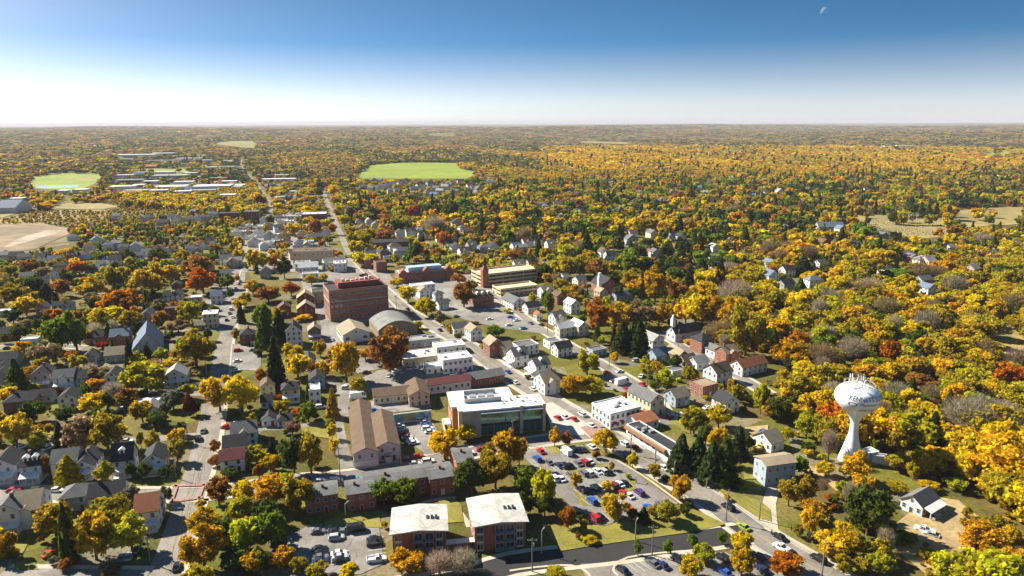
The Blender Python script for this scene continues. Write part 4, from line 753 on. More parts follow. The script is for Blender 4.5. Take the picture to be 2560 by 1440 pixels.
for t, X, Y, lw, d, h, wc3, rc3, lab, nm, cat in (('I',1215,412,320,60,11,'w','w','long white factory far beyond the pond','factory','factory'),('I',1455,392,190,50,9,'w','w','white shed at the right end of the far factory','factory','factory'),('I',1480,452,320,30,6,'w','l','low pale warehouse below the far factory','warehouse','warehouse'),
        ('I',1700,432,230,30,6,'w','w','low white works near the straight highway','warehouse','warehouse'),('I',1360,506,90,25,5,'k','o','red roofed shed in the far green field','barn','barn'),('I',1150,650,250,40,8,'n','b','dark works with slate roof right of the pond','factory','factory'),('I',1245,580,100,40,9,'w','b','pale blue tall shed above the dark works','factory','factory'),
        ('I',1520,610,300,50,9,'g','l','long grey works with pale roof above the white stores','factory','factory'),('I',1090,705,220,30,7,'w','w','white store at the left end of the retail strip','store','store'),('I',1530,712,260,40,8,'w','w','white store in the middle of the retail strip','store','store'),('I',1900,708,330,45,8,'b','w','pale blue store at the right end of the retail strip','store','store'),
        ('I',1210,738,210,30,6,'g','l','low grey store in front of the retail strip','store','store'),('I',1820,722,240,12,4,'w','w','white canopy store front of the retail strip','store','store'),('I',1960,620,150,25,6,'k','o','red roofed works near the straight highway','factory','factory'),('I',2035,515,150,30,7,'w','l','white warehouse left of the straight highway','warehouse','warehouse'),
        ('I',2045,785,140,20,7,'w','w','white gabled barns above the town trees','barn','barn'),('I',50,915,170,50,8,'w','b','blue roofed sheds at the edge of the pale yard','warehouse','warehouse'),('J',200,630,300,25,6,'w','w','white roadside store with red awnings','store','store'),('J',250,800,170,20,6,'c','l','pale roadside store near the straight highway','store','store'),
        ('J',150,690,130,20,5,'b','b','blue-grey roadside store by the highway','store','store'),('I',2060,975,170,12,9,'n','n','dark brick mill left of the straight street','mill','mill'),('I',2265,1000,130,18,14,'n','g','tall dark brick mill beside the straight street','mill','mill'),
        ('J',525,985,215,24,9,'n','w','dark brick block under a broad white flat roof','building','office_building'),('J',520,1365,350,20,11,'t','n','tan stone theatre with flat brown roof','theatre','theatre'),('J',1215,1235,320,12,7,'n','d','dark long block with white colonnade','building','office_building'),('J',540,1165,200,16,5,'k','d','broad brick hall with dark hip roof','hall','hall'),
        ('J',420,1235,170,12,4,'w','w','white flat roofed garage behind the theatre','garage','garage'),('J',300,975,240,18,5,'w','l','pale flat shop below the broad white roof','shop','shop'),
        ('K',1880,250,110,30,8,'w','w','white barns on the far right ridge','barn','barn'),('K',2100,254,90,30,8,'w','w','white farm sheds right of the ridge barns','barn','barn'),('L',1100,325,110,25,9,'w','w','white farmhouse group in the far woods','farm','farmhouse'),('L',1240,325,150,25,9,'w','t','long white estate house in the far woods','farm','farmhouse'),('L',570,1065,230,12,4,'t','b','stone church with long slate blue roof below the cemetery','church','church')):
    dep = G(t, X, Y)[2]; w = lw*dep/FPX/TILE[t][2]; x, y = place(t, X, Y, d, 12 if t in 'IJ' else 0); flat = rc3 in 'wl' or nm in ('mill','theatre','factory')
    o = building(nm, x, y, w, d, h, 'h' if 'hip' in lab else 'f' if flat else 'gx', COLS[wc3][0], ROOFC[rc3][0], (12 if t in 'IJ' else 0), .8 if nm == 'church' else .35, 'brick' if wc3 in 'kn' else 'siding', 'membrane' if flat else 'shingle', floors=2 if dep < 900 else 0, detail=2 if dep < 900 else 1, win=(1.4,1.6), vents=4 if (flat and dep < 1000) else 0, cols=min(12, int(w/3.5)))
    o.location.z = float(hill(x, y)); tag(o, lab, cat); px, py = P(t, X, Y); s = FPX/dep; clear_box(px-w*s*.5, py-(h+3)*s-(d*.12*s if dep < 1500 else 2), px+w*s*.5, py)
#@@OBJECTS
# ------------------------------------------------------------------ cars, poles, wires
def car_parts(kind):
    L, Wd, Hh = dict(car=(4.6, 1.85, 1.45), suv=(4.8, 1.95, 1.75), pickup=(5.6, 2.0, 1.8), van=(5.6, 2.1, 2.4), truck=(7.5, 2.4, 3.2))[kind]
    hb = Hh*(.56 if kind in ('car','suv','pickup') else .5); b = MB()
    def loft(secs, mi=0):
        base = len(b.v)
        for y, hw, z0, z1 in secs: b.v += [(-hw,y,z0),(hw,y,z0),(hw,y,z1),(-hw,y,z1)]
        for i in range(len(secs)-1):
            p = base+4*i
            for k in range(4): j = (k+1) % 4; b.f.append((p+k, p+j, p+4+j, p+4+k)); b.m.append(mi)
        b.f.append((base, base+3, base+2, base+1)); b.m.append(mi); p = base+4*(len(secs)-1); b.f.append((p, p+1, p+2, p+3)); b.m.append(mi)
    w = Wd/2
    loft([(-L/2, w*.86, .35, hb*.8), (-L/2+.15, w*.97, .25, hb*.95), (-L*.2, w, .22, hb), (L*.22, w, .22, hb), (L*.42, w*.96, .24, hb*.9), (L/2, w*.84, .34, hb*.68)])
    g_ = MB(); roof = MB()
    if kind in ('car', 'suv'):
        y0, y1, y2, y3 = (-L*.36, -L*.22, L*.06, L*.24) if kind == 'car' else (-L*.46, -L*.40, L*.1, L*.26)
    elif kind == 'pickup': y0, y1, y2, y3 = -L*.06, -L*.03, L*.12, L*.24
    else: y0, y1, y2, y3 = L*.22, L*.24, L*.34, L*.46
    t = w*.78
    for x0s in (0,):
        q = [(-w*.95,y0,hb),(w*.95,y0,hb),(w*.95,y3,hb),(-w*.95,y3,hb),(-t,y1,Hh-.05),(t,y1,Hh-.05),(t,y2,Hh-.05),(-t,y2,Hh-.05)]; n = len(g_.v); g_.v += q
        for fc in ((0,1,5,4),(1,2,6,5),(2,3,7,6),(3,0,4,7)): g_.f.append(tuple(n+i for i in fc)); g_.m.append(0)
    b.box(0, (y1+y2)/2, Hh-.06, 2*t+.03, y2-y1+.06, .06)
    for s in (-1, 1):
        for ya, yb in ((y0, y1), (y3, y2), ((y0+y3)/2, (y1+y2)/2)): b.tube([(s*w*.955, ya, hb-.02), (s*(t+.01), yb, Hh-.03)], [.06,.06], 4)
    if kind == 'pickup':
        for x, y, sx, sy in ((-w*.93,-L*.28,.12,L*.4),(w*.93,-L*.28,.12,L*.4),(0,-L*.48,Wd*.9,.1)): b.box(x, y, hb-.05, sx, sy, .35)
    if kind in ('van', 'truck'): b.box(0, -L*.13, hb*.6, Wd*.98, L*.68, Hh-hb*.6)
    wh = MB(); r_ = .33
    wh.tube([(-.12,0,0),(.12,0,0)], [r_, r_], 12); wh.tube([(-.13,0,0),(.13,0,0)], [r_*.55, r_*.55], 10, 1)
    wp = [(s*(w-.1), y, r_) for s in (-1, 1) for y in (-L*.31, L*.31)]
    lt = MB()
    return b.mesh(kind+'_body', M['carpaint']), g_.mesh(kind+'_window', M['glass']), wh.mesh('wheel', [M['black'], M['metal']]), wp
CARM = {k: car_parts(k) for k in ('car', 'suv', 'pickup', 'van', 'truck')}
PAINT = dict(w=((.72,.72,.72),'white'),k=((.012,.012,.014),'black'),s=((.38,.39,.4),'silver'),r=((.42,.012,.014),'red'),b=((.02,.08,.35),'blue'),n=((.015,.025,.08),'navy'),g=((.13,.135,.14),'grey'),m=((.17,.015,.02),'maroon'),o=((.5,.1,.01),'orange'),p=((.07,.03,.16),'purple'),y=((.55,.4,.03),'yellow'),l=((.3,.36,.04),'lime'),t=((.05,.3,.36),'teal'))
def car(t, X, Y, az, c, kind='car', desc=None):
    x, y, dep = G(t, X, Y); o = empty({'suv':'suv_car','pickup':'pickup_truck','van':'van','truck':'box_truck'}.get(kind, 'car'), (x, y, .06), -math.radians(az)); col = PAINT[c][0]
    bm_, gm, wm_, wp = CARM[kind]; put('body', bm_, o, col); put('window', gm, o)
    if dep < 420:
        for p in wp: put('wheel', wm_, o, None, p)
    px, py = P(t, X, Y); s = FPX/dep; clear_box(px-1.6*s, py-1.6*s, px+1.6*s, py+.6*s)
    return later(o, f"{PAINT[c][1]} {dict(car='car', suv='tall car', pickup='pickup truck', van='van', truck='box truck')[kind]}", dict(car='car', suv='car', pickup='pickup truck', van='van', truck='truck')[kind], 'parked and driving vehicles')
for X, Y, c in ((235,430,'r'),(205,492,'b'),(385,545,'n'),(425,548,'k'),(472,548,'k'),(540,528,'g'),(595,522,'r'),(632,512,'w'),(498,412,'n'),(540,420,'k'),(655,392,'w'),(345,652,'w'),(400,655,'w'),(480,622,'g'),(585,612,'g'),(628,608,'w'),(700,592,'w'),(742,596,'s'),(790,602,'k'),
                (575,748,'n'),(630,752,'n'),(682,732,'k'),(722,732,'s'),(832,712,'m'),(878,700,'w'),(920,692,'k'),(915,775,'r'),(955,792,'w'),(1040,770,'p'),(655,838,'b'),(745,812,'k'),(1118,892,'b'),(680,978,'r'),(722,968,'k'),(972,918,'o'),(1215,862,'g'),(300,520,'g'),(580,415,'n')): car('C', X, Y, -27, c, rnd.choice(('car','car','suv')))
car('C',445,440,-27,'w','van')
for t, X, Y, c, k in (('C',915,368,'w','suv'),('C',1005,398,'k','car'),('C',905,485,'k','car'),('C',1235,562,'w','car'),('C',1298,582,'w','suv'),('C',1768,888,'k','suv'),('D',92,1132,'k','car'),('D',112,1225,'w','pickup'),('D',185,1265,'k','car'),('D',412,1312,'k','suv'),('C',1890,1048,'l','car'),('C',645,215,'w','car'),('C',570,125,'w','suv'),('C',430,145,'w','car'),('C',505,165,'r','car'),('C',375,155,'r','car'),
                      ('G',25,1042,'w','car'),('G',170,1095,'w','car'),('F',2060,955,'b','car'),('F',1505,612,'k','car'),('F',1240,440,'k','car'),('F',1650,760,'g','car')): car(t, X, Y, -30, c, k)
for X, Y, c, k in ((1060,285,'w','car'),(1090,300,'w','suv'),(1130,378,'r','suv'),(1160,395,'w','car')): car('C', X, Y, -75, c, k)
for X, Y, c, k in ((905,1405,'k','car'),(1722,1308,'k','suv'),(1150,1350,'g','car'),(1360,1325,'k','car'),(2010,1290,'k','car'),(2050,1400,'n','car'),(1740,1425,'b','car'),(1230,1365,'n','car')): car('C', X, Y, -35, c, k)
for X, Y, c, k in ((1290,147,'r','car'),(1385,130,'w','car'),(2055,267,'b','car'),(2030,402,'y','pickup')): car('C', X, Y, 60, c, k)
for X, Y, c, k in ((510,1088,'g','car'),(660,1140,'s','suv'),(655,1085,'k','car'),(720,1090,'g','car'),(822,1072,'k','van'),(968,1152,'k','car'),(972,1188,'k','suv'),(988,1318,'w','pickup'),(520,1232,'k','car'),(530,1266,'k','car'),(530,1300,'g','car'),(530,1332,'n','car'),(680,1268,'w','car'),(692,1296,'s','car'),(692,1324,'k','car'),
                   (400,648,'b','car'),(400,697,'s','car'),(540,683,'w','suv'),(655,672,'w','suv'),(790,652,'t','car'),(1410,512,'w','suv'),(1300,532,'s','car'),(1225,492,'m','car'),(1322,468,'r','car'),(1850,412,'r','car'),(1742,445,'w','suv'),(10,690,'k','car')): car('B', X, Y, 76, c, k)
for X, Y, c, k in ((1172,220,'w','car'),(1188,247,'w','car'),(1205,287,'r','car'),(1238,314,'s','car'),(1278,342,'w','car'),(1292,360,'w','car'),(1350,175,'w','suv'),(1385,190,'s','car'),(1395,218,'b','car'),(1405,244,'w','suv'),(1425,270,'w','car'),(1225,168,'k','car'),(1260,165,'k','van'),(820,62,'w','car'),(530,66,'w','suv'),(960,100,'b','suv')): car('B', X, Y, 74, c, k)
for X, Y, c, k, az in ((110,752,'r','car',88),(310,752,'k','suv',88),(470,747,'w','car',88),(620,742,'k','car',88),(860,738,'k','car',88),(1000,724,'g','car',88),(1622,325,'k','suv',-17),(1005,82,'w','car',70),(990,110,'k','car',70),(1040,344,'w','car',80),(180,392,'w','car',40),(415,1268,'r','car',30),(1925,205,'w','car',0),(1450,1375,'k','car',-17),(1665,262,'g','car',-17),(395,400,'w','car',20),(690,800,'r','car',80),(1855,230,'r','car',80),(1000,1300,'g','car',-17),(1060,1290,'s','car',-17),(1120,1240,'k','car',-17)): car('A', X, Y, az, c, k)
for X, Y, c, k, az in ((60,762,'k','car',80),(1950,782,'r','suv',70),(1945,867,'w','car',60),(2075,778,'g','car',80),(1930,942,'w','car',80),(1880,475,'g','car',-17),(1905,505,'w','car',-17),(1958,235,'r','car',-17),(1968,212,'w','car',-17),(1930,270,'w','car',-17),(1855,530,'n','car',-17),(1890,440,'w','suv',-17),(560,890,'w','car',0),(820,860,'k','car',30)): car('E', X, Y, az, c, k)
for X, Y, c, k, az in ((1150,948,'w','car',60),(1270,922,'w','car',0),(1312,917,'w','car',0),(1620,972,'w','car',60),(1745,948,'b','car',10),(905,962,'k','car',80),(860,792,'k','car',80),(740,1088,'w','suv',80),(835,1165,'w','truck',70),(1590,735,'k','car',20),(1620,738,'k','car',20),(1650,738,'k','car',20),(1680,738,'k','car',20),(1880,455,'b','car',70),(1912,522,'w','car',70),(1640,500,'g','car',70),(1780,560,'k','car',60),(2070,570,'w','car',60),(2080,505,'b','car',60),(1090,985,'w','car',10),(620,690,'w','car',-10),(1100,1170,'b','car',80)): car('F', X, Y, az, c, k)
for X, Y, c, k, az in ((22,522,'b','car',60),(38,532,'w','car',60),(92,598,'t','suv',60),(150,556,'g','car',-32),(1550,848,'w','car',-35),(835,1032,'m','suv',60),(900,1050,'w','truck',60),(772,962,'r','car',60),(880,952,'w','car',60),(1065,1057,'r','car',-30),(935,1098,'r','car',-20),(1020,862,'s','suv',70),(240,570,'k','car',-32),(1600,1250,'w','car',60),(1330,880,'w','car',70),(1060,990,'w','car',30)): car('G', X, Y, az, c, k)
for X, Y, c, k, az in ((1280,1078,'w','pickup',-50),(1335,1112,'s','car',-50),(1375,965,'s','suv',60)): car('D', X, Y, az, c, k)
# --- poles with cross-arms, wires between them, lamp posts
POLES = []
def pole(t, X, Y, Ytop, arms=1, lamp=False, rot=60, desc=None):
    x, y, dep = G(t, X, Y); h = min(height_at(x, y, P(t, X, Ytop)[1]), 14); o = empty('street_lamp' if lamp else 'utility_pole', (x, y, 0), math.radians(rot))
    b = MB(); b.tube([(0,0,-.2),(0,0,h)], [.2,.13], 8); b.build('pole', M['metal' if lamp else 'wood'], o)
    for k in range(arms):
        b = MB(); b.box(0, -.12, h-.7-k*.9, 2.6, .13, .15); ar_ = b.build('cross_arm', M['wood'], o)
        for u in (-1.2, -.45, .45, 1.2): b = MB(); b.tube([(u,-.12,h-.55-k*.9),(u,-.12,h-.25-k*.9)], [.06,.05], 6); b.build('insulator', M['frame'], ar_)
    if lamp: b = MB(); b.tube([(0,0,h-.2),(.9,0,h+.15)], [.07,.06], 6); b.box(1.2, 0, h+.08, .9, .35, .14); b.build('lamp_head', M['metal'], o)
    elif rnd.random() < .5: b = MB(); b.tube([(.3,0,h-2.6),(.3,0,h-1.6)], [.26,.26], 8); b.build('transformer', M['metal'], o)
    POLES.append((x, y, h)); px, py = P(t, X, Y); later(o, 'grey street lamp post' if lamp else f"wooden utility pole", 'lamp post' if lamp else 'utility pole', 'poles along the streets'); return (x, y, h, rot)
PP = {}
for k, a in dict(a=('C',1325,620,500), b=('C',1750,990,735), c=('D',440,1440,1150), d=('C',970,445,280), e=('C',1170,535,385), f=('C',1145,1272,1025), g=('C',165,1405,1130), h=('G',1105,1080,890), i=('G',290,640,430), j=('C',2022,985,805), k=('C',1590,720,640), l=('B',1190,545,340), m=('B',693,685,380), n=('A',1540,350,190), o=('A',1440,640,470), p=('A',1345,960,790), q=('A',1230,1330,1120), r=('F',640,1330,1185), s=('F',735,1035,830), t=('G',795,900,760), u=('F',1150,460,320), v=('G',1250,1330,1150), w=('G',1760,1150,1010), x=('G',1360,740,600)).items(): PP[k] = pole(*a, rot=62 if k in 'abcdehijkuvwx' else 0)
for X, Y, Yt in ((8,345,160),): pole('C', X, Y, Yt, 1)
for t, X, Y, Yt in (('B',735,960,850),('C',1008,1155,990),('C',242,1255,1070),('C',1012,680,620),('C',760,465,400),('E',1690,960,850)): pole(t, X, Y, Yt, 0, True)
def wire(a, b_, desc):
    p, q = PP[a], PP[b_]
    for u in (-1.2, .45, 1.2):
        pts = []
        for k in range(11):
            t = k/10; c1, s1 = math.cos(math.radians(p[3])), math.sin(math.radians(p[3])); c2, s2 = math.cos(math.radians(q[3])), math.sin(math.radians(q[3]))
            pts.append((p[0]*(1-t)+q[0]*t+u*(c1*(1-t)+c2*t), p[1]*(1-t)+q[1]*t+u*(s1*(1-t)+s2*t), (p[2]*(1-t)+q[2]*t)-.2-1.6*4*t*(1-t)*.5))
        b = MB(); b.tube(pts, [.035]*11, 4); o = b.build('power_line', M['black']); later(o, f"dark overhead wire {desc}", 'wire', 'overhead wires')
    return
for a, b_, d_ in (('e','a','by the main road'),('a','k','by the main road'),('k','b','by the main road'),('b','c','by the main road'),('d','e','over the main road'),('n','o','on the straight street'),('o','p','on the straight street'),('p','q','on the straight street'),('h','v','on the back street'),('t','h','on the back street')): wire(a, b_, d_)
# --- markings: stall lines, red crossing bands
mk = MB()
def stall(t, X0, Y0, X1, Y1, n, L, az):
    p, q = np.array(G(t, X0, Y0)[:2]), np.array(G(t, X1, Y1)[:2]); a = math.radians(az); d = np.array((math.sin(a), math.cos(a)))*L/2; e_ = np.array((d[1], -d[0]))/np.linalg.norm(d)*.06
    for k in range(n+1):
        c = p+(q-p)*k/n; mk.face([(*(c-d-e_), ZL[0]+.03), (*(c+d-e_), ZL[0]+.03), (*(c+d+e_), ZL[0]+.03), (*(c-d+e_), ZL[0]+.03)][::-1])
for a in (('C',330,560,720,500,13,5,-27),('C',320,665,840,590,16,5,-27),('C',540,765,960,690,13,5,-27),('C',600,840,1080,775,15,5,-27),('C',640,985,800,955,5,5,-27),('C',400,425,690,385,9,5,-27),('C',880,1400,1340,1320,9,5,-35),('C',1640,1300,1800,1290,4,5,-35),
          ('B',470,1060,760,1070,7,5,10),('B',520,1215,530,1345,4,5,76),('B',690,1250,700,1345,3,5,76),('B',975,1135,1000,1340,6,5,76),('B',1165,205,1300,370,7,5,74),('B',1340,165,1430,280,6,5,74)): stall(*a)
tag(mk.build('stall_marking', M['line']), 'thin white stall lines in the parking lots', None, None, 'structure')
mk = MB()
for q in ([(1440,715),(1660,708),(1690,690),(1430,700)], [(1410,845),(1625,815),(1640,800),(1425,820)], [(1405,840),(1420,820),(1455,722),(1430,715)], [(1620,815),(1640,805),(1675,705),(1655,712)]):
    w_ = [G('A', *p)[:2] for p in q]; c = np.mean(w_, 0); w_ = [tuple(c+(np.array(p)-c)*1.25) for p in w_]; mk.face([(*p, ZL[0]+.04) for p in w_])
tag(mk.build('crosswalk', M['redpave']), 'red brick crosswalk bands framing the street crossing', None, None, 'structure')
mk = MB()
for q in ([(560,230),(640,210),(720,290),(640,310)], [(640,165),(720,230),(760,225),(690,160)]):
    mk.face([(*G('C', *p)[:2], ZL[0]+.045) for p in q])
tag(mk.build('crosswalk', M['redpave']), 'red brick crosswalk bands by the civic building corner', None, None, 'structure')
for pts in ([(280,385),(400,380),(430,430),(330,440)],[(670,505),(790,545),(830,600),(780,575),(690,540)],[(430,575),(640,560),(780,548),(800,580),(640,590),(460,600)],[(500,750),(560,745),(645,870),(580,870)],[(600,760),(760,745),(930,720),(980,690),(1120,780),(1090,790),(940,745),(760,790),(640,800)],[(925,660),(1000,660),(1010,690),(950,690)]):
    q = [G('C', *p)[:2] for p in pts]; a = MB(); ar_ = sum(q[i][0]*q[(i+1)%len(q)][1]-q[(i+1)%len(q)][0]*q[i][1] for i in range(len(q)))
    a.prism(q if ar_ > 0 else q[::-1], -.1, .16); tag(a.build('planted_island', M['lawn']), 'raised grass island in the main parking lot', None, None, 'structure')
kb = [('C',640,1195),('C',400,1245),('C',1500,1075)]
for pts in ([(870,1440),(830,1400),(850,1350),(950,1290),(1250,1250),(1450,1235),(1800,1195)],[(-20,1400),(200,1370),(480,1355),(600,1400),(640,1450)],[(60,410),(280,370),(660,325)],[(860,495),(1100,640),(1400,860)]):
    a = MB(); ribbon(spline([G('C', *p) for p in pts], 3), -.35, .35, 0, .15, a); tag(a.build('kerb', M['kerb']), 'pale raised kerb around the parking lots', None, None, 'structure')
a = MB(); ribbon(spline([G('B', *p) for p in ((590,1040),(700,990),(900,940))], 3), -.7, .7, 0, .06, a); tag(a.build('footpath', M['kerb']), 'pale curved footpath below the brick rows', None, None, 'structure')
a = MB(); ribbon(spline([G('B', *p) for p in ((1360,840),(1500,810),(1640,800))], 3), -.7, .7, 0, .06, a); tag(a.build('footpath', M['kerb']), 'pale footpath around the apartment lawn', None, None, 'structure')
a = MB(); ribbon(spline([G('B', *p) for p in ((1530,940),(1680,925),(1740,1040))], 3), -.7, .7, 0, .06, a); tag(a.build('footpath', M['kerb']), 'pale footpath crossing the apartment lawn', None, None, 'structure')
# --- white garden fence beside the grey house deck, cemetery stones
fx, fy, _ = G('E', 1555, 1085); fe = empty('fence', (fx, fy, 0), math.radians(17)); tag(fe, 'white picket fence around a green yard beside the straight street', 'fence')
for x, y, sx, sy in ((0,-3,9,.12),(0,4,9,.12),(-4.5,.5,.12,7),(4.5,.5,.12,7)): b = MB(); b.box(x, y, 0, sx, sy, 1.1); b.build('panel', M['frame'], fe)
b = MB()
for k in range(420):
    X, Y = rnd.uniform(900, 1600), rnd.uniform(960, 1110)
    x, y, _ = G('L', X, Y); b.box(x, y, 0, .9, .3, rnd.uniform(.8, 1.5), 0, rnd.uniform(-.2, .2))
tag(b.build('gravestones', M['concrete']), 'rows of pale gravestones on the dry cemetery lawn', None, None, 'stuff')
b = MB(); bx, by, bz = 0, 400, 0; d = ray(1046, 273); p = Vector(d*350)+Vector((0,0,CAMZ))
for s in (-1, 1): b.face([(0,0,0),(s*.5,.14,.22),(s*1.0,.02,.12),(s*.5,-.12,.2)])
b.tube([(0,.4,0),(0,.15,.02),(0,-.25,0),(0,-.5,.03)], [.03,.11,.1,.04], 6); bd = b.build('bird', M['black']); bd.location = p; tag(bd, 'small dark bird alone in the pale sky', 'bird')
mt = bpy.data.materials.new('moon_surface'); mt.use_nodes = True; nt = mt.node_tree.nodes; lk = mt.node_tree.links; nt.clear(); out = nt.new('ShaderNodeOutputMaterial'); dd = nt.new('ShaderNodeBsdfDiffuse'); dd.inputs['Color'].default_value = (.5,.5,.5,1); tp = nt.new('ShaderNodeBsdfTransparent'); mx = nt.new('ShaderNodeMixShader'); mx.inputs[0].default_value = .2; lk.new(tp.outputs[0], mx.inputs[1]); lk.new(dd.outputs[0], mx.inputs[2]); lk.new(mx.outputs[0], out.inputs['Surface'])
d = ray(2063, 29); p = d*70000; R = 70000*11/FPX; b = MB(); N = 20; fwd = -Vector(d).normalized(); rt = Vector((-1, .0, .35)).normalized()
up_ = fwd.cross(rt).normalized(); rt = up_.cross(fwd)
vs = []                                                        # the sunlit part of the globe: from the limb to the terminator
for i in range(N+1):
    la = -math.pi/2+math.pi*i/N; row = []
    for j in range(7): lo_ = math.radians(0+90*j/6); row.append(tuple(Vector(p)+R*(up_*math.sin(la)+math.cos(la)*(rt*math.sin(lo_)+fwd*math.cos(lo_)*.98))))
    vs.append(row)
for i in range(N):
    for j in range(6): b.face([vs[i][j], vs[i][j+1], vs[i+1][j+1], vs[i+1][j]])
mo = b.build('moon', mt, smooth_=True); mo.location = (0,0,CAMZ); tag(mo, 'pale half moon high in the blue sky', 'moon')
# ------------------------------------------------------------------ trees
def crown_deciduous(seed, nq, qs, lobes=15, fat=1., wild=.7):
    R = np.random.default_rng(seed); c = []
    for i in range(lobes):
        for _ in range(30):
            d = R.normal(size=3); d /= np.linalg.norm(d); r_ = R.random()**.5
            p = np.array((d[0]*.37*r_, d[1]*.37*r_, .58+d[2]*.31*r_))
            if all(np.linalg.norm((p-q[:3])*(1,1,1)) > .09 for q in c): break
        c.append((*p, R.uniform(.075, .165)*fat))
    c = np.array(c); k = R.integers(0, len(c), nq); d = R.normal(size=(nq, 3)); d[:, 2] += .35; d /= np.linalg.norm(d, axis=1)[:, None]
    rr_ = c[k, 3]*(R.random(nq)**.4)*R.uniform(.7, 1.3, nq); p = c[k, :3]+d*rr_[:, None]*np.array((1, 1, .85))
    nrm = d*.8+R.normal(size=(nq, 3))*wild; return quads(R, p, nrm, qs*R.uniform(.6, 1.3, nq), 1.0), c
def quads(R, p, nrm, s, asp):
    nrm = nrm/np.linalg.norm(nrm, axis=1)[:, None]; a = np.cross(nrm, R.normal(size=p.shape)); a /= np.linalg.norm(a, axis=1)[:, None]; b_ = np.cross(nrm, a); a = a*s[:, None]*.5; b_ = b_*s[:, None]*.5*asp
    v = np.stack((p-a-b_*.7, p+a*.7-b_, p+a+b_*.7, p-a*.7+b_), 1); return v.reshape(-1, 3)
def crown_conifer(seed, nq, qs, col=False):
    R = np.random.default_rng(seed); z = 1-(R.random(nq)**.6); z = .06+z*.93; lay = np.round(z*13)/13; t = R.random(nq)*2*math.pi
    env = ((1.02-z)**.75*.52 if not col else .5*np.sin(np.clip((1.03-z)*1.25, 0, 1.57))**.8)*(.8+.25*np.sin(5*t+lay*30)); r_ = env*R.random(nq)**.45
    p = np.stack((r_*np.cos(t), r_*np.sin(t), z-r_*.18+(R.random(nq)-.5)*.02), 1); nrm = np.stack((np.cos(t)*.55, np.sin(t)*.55, np.full(nq, .7)), 1)+R.normal(size=(nq, 3))*.35
    return quads(R, p, nrm, qs*R.uniform(.6, 1.3, nq), .75)
def crown_bare(seed, nq):
    R = np.random.default_rng(seed); d = R.normal(size=(nq, 3)); d /= np.linalg.norm(d, axis=1)[:, None]; rr_ = R.random(nq)**.5
    p = np.stack((d[:, 0]*.47*rr_, d[:, 1]*.47*rr_, .6+d[:, 2]*.38*rr_), 1); ax = d+np.array((0, 0, .6))+R.normal(size=(nq, 3))*.5; ax /= np.linalg.norm(ax, axis=1)[:, None]
    sd_ = np.cross(ax, R.normal(size=(nq, 3))); sd_ /= np.linalg.norm(sd_, axis=1)[:, None]; L = R.uniform(.06, .13, nq)[:, None]; w = .0052
    v = np.stack((p-ax*L-sd_*w, p-ax*L+sd_*w, p+ax*L+sd_*w*.4, p+ax*L-sd_*w*.4), 1); return v.reshape(-1, 3)
def qmesh(name, v, m_):
    n = len(v)//4; me = bpy.data.meshes.new(name); me.vertices.add(4*n); me.loops.add(4*n); me.polygons.add(n)
    me.vertices.foreach_set('co', v.astype(np.float32).ravel()); me.loops.foreach_set('vertex_index', np.arange(4*n, dtype=np.int32)); me.polygons.foreach_set('loop_start', np.arange(0, 4*n, 4, dtype=np.int32)); me.polygons.foreach_set('loop_total', np.full(n, 4, dtype=np.int32))
    me.materials.append(m_); me.update(); return me
def trunk_mesh(seed, c=None, kind='d'):
    R = random.Random(seed); b = MB()
    if kind == 'c': b.tube([(0,0,-.02),(0,0,.95)], [.028,.004], 6); return b.mesh('trunk', M['bark'])
    b.tube([(0,0,-.02),(.005,.0,.2),(.0,.01,.42),(.01,.0,.62)], [.034,.026,.02,.01], 7)
    tips = c if c is not None else [(R.uniform(-.36,.36), R.uniform(-.36,.36), R.uniform(.5,.92)) for _ in range(16)]
    for q in tips:
        z0 = R.uniform(.22, .48); e_ = (q[0], q[1], q[2]); m_ = (q[0]*.45, q[1]*.45, z0+(q[2]-z0)*.6); b.tube([(0,0,z0), m_, e_], [.014,.009,.003], 5)
        if kind == 'b':
            for _ in range(4): b.tube([m_, (m_[0]+R.uniform(-.16,.16), m_[1]+R.uniform(-.16,.16), m_[2]+R.uniform(.08,.25))], [.007,.002], 4)
    return b.mesh('trunk', M['bark'])
VAR = {'d': [], 'c': [], 'n': [], 'b': [], 's': []}
for s in range(7): v, c = crown_deciduous(100+s, 5200, .05, 24+s % 4*6); VAR['d'].append((qmesh('crown', v, M['leaf']), trunk_mesh(s, c[:7, :3])))
for s in range(3): VAR['c'].append((qmesh('crown', crown_conifer(200+s, 3400, .095), M['leaf']), trunk_mesh(s, kind='c')))
for s in range(2): VAR['n'].append((qmesh('crown', crown_conifer(220+s, 2000, .13, True), M['leaf']), trunk_mesh(s, kind='c')))
for s in range(3): VAR['b'].append((qmesh('crown', crown_bare(300+s, 2000), M['leaf']), trunk_mesh(40+s, kind='b')))
LC = dict(y=((.75,.52,.014),'yellow'),g=((.64,.375,.013),'golden'),o=((.58,.19,.012),'orange'),r=((.40,.04,.015),'red'),v=((.2,.28,.02),'green'),l=((.52,.46,.018),'lime'),m=((.46,.345,.022),'olive'),k=((.105,.14,.02),'deep green'),d=((.055,.08,.022),'dark'),b=((.32,.22,.11),'brown'),u=((.38,.17,.035),'rust'),s=((.2,.21,.13),'grey-green'),p=((.16,.02,.02),'crimson'),t=((.38,.32,.22),'grey twiggy'))
TREES = []                                                       # world x, y, radius of the trees already standing
NT = {}
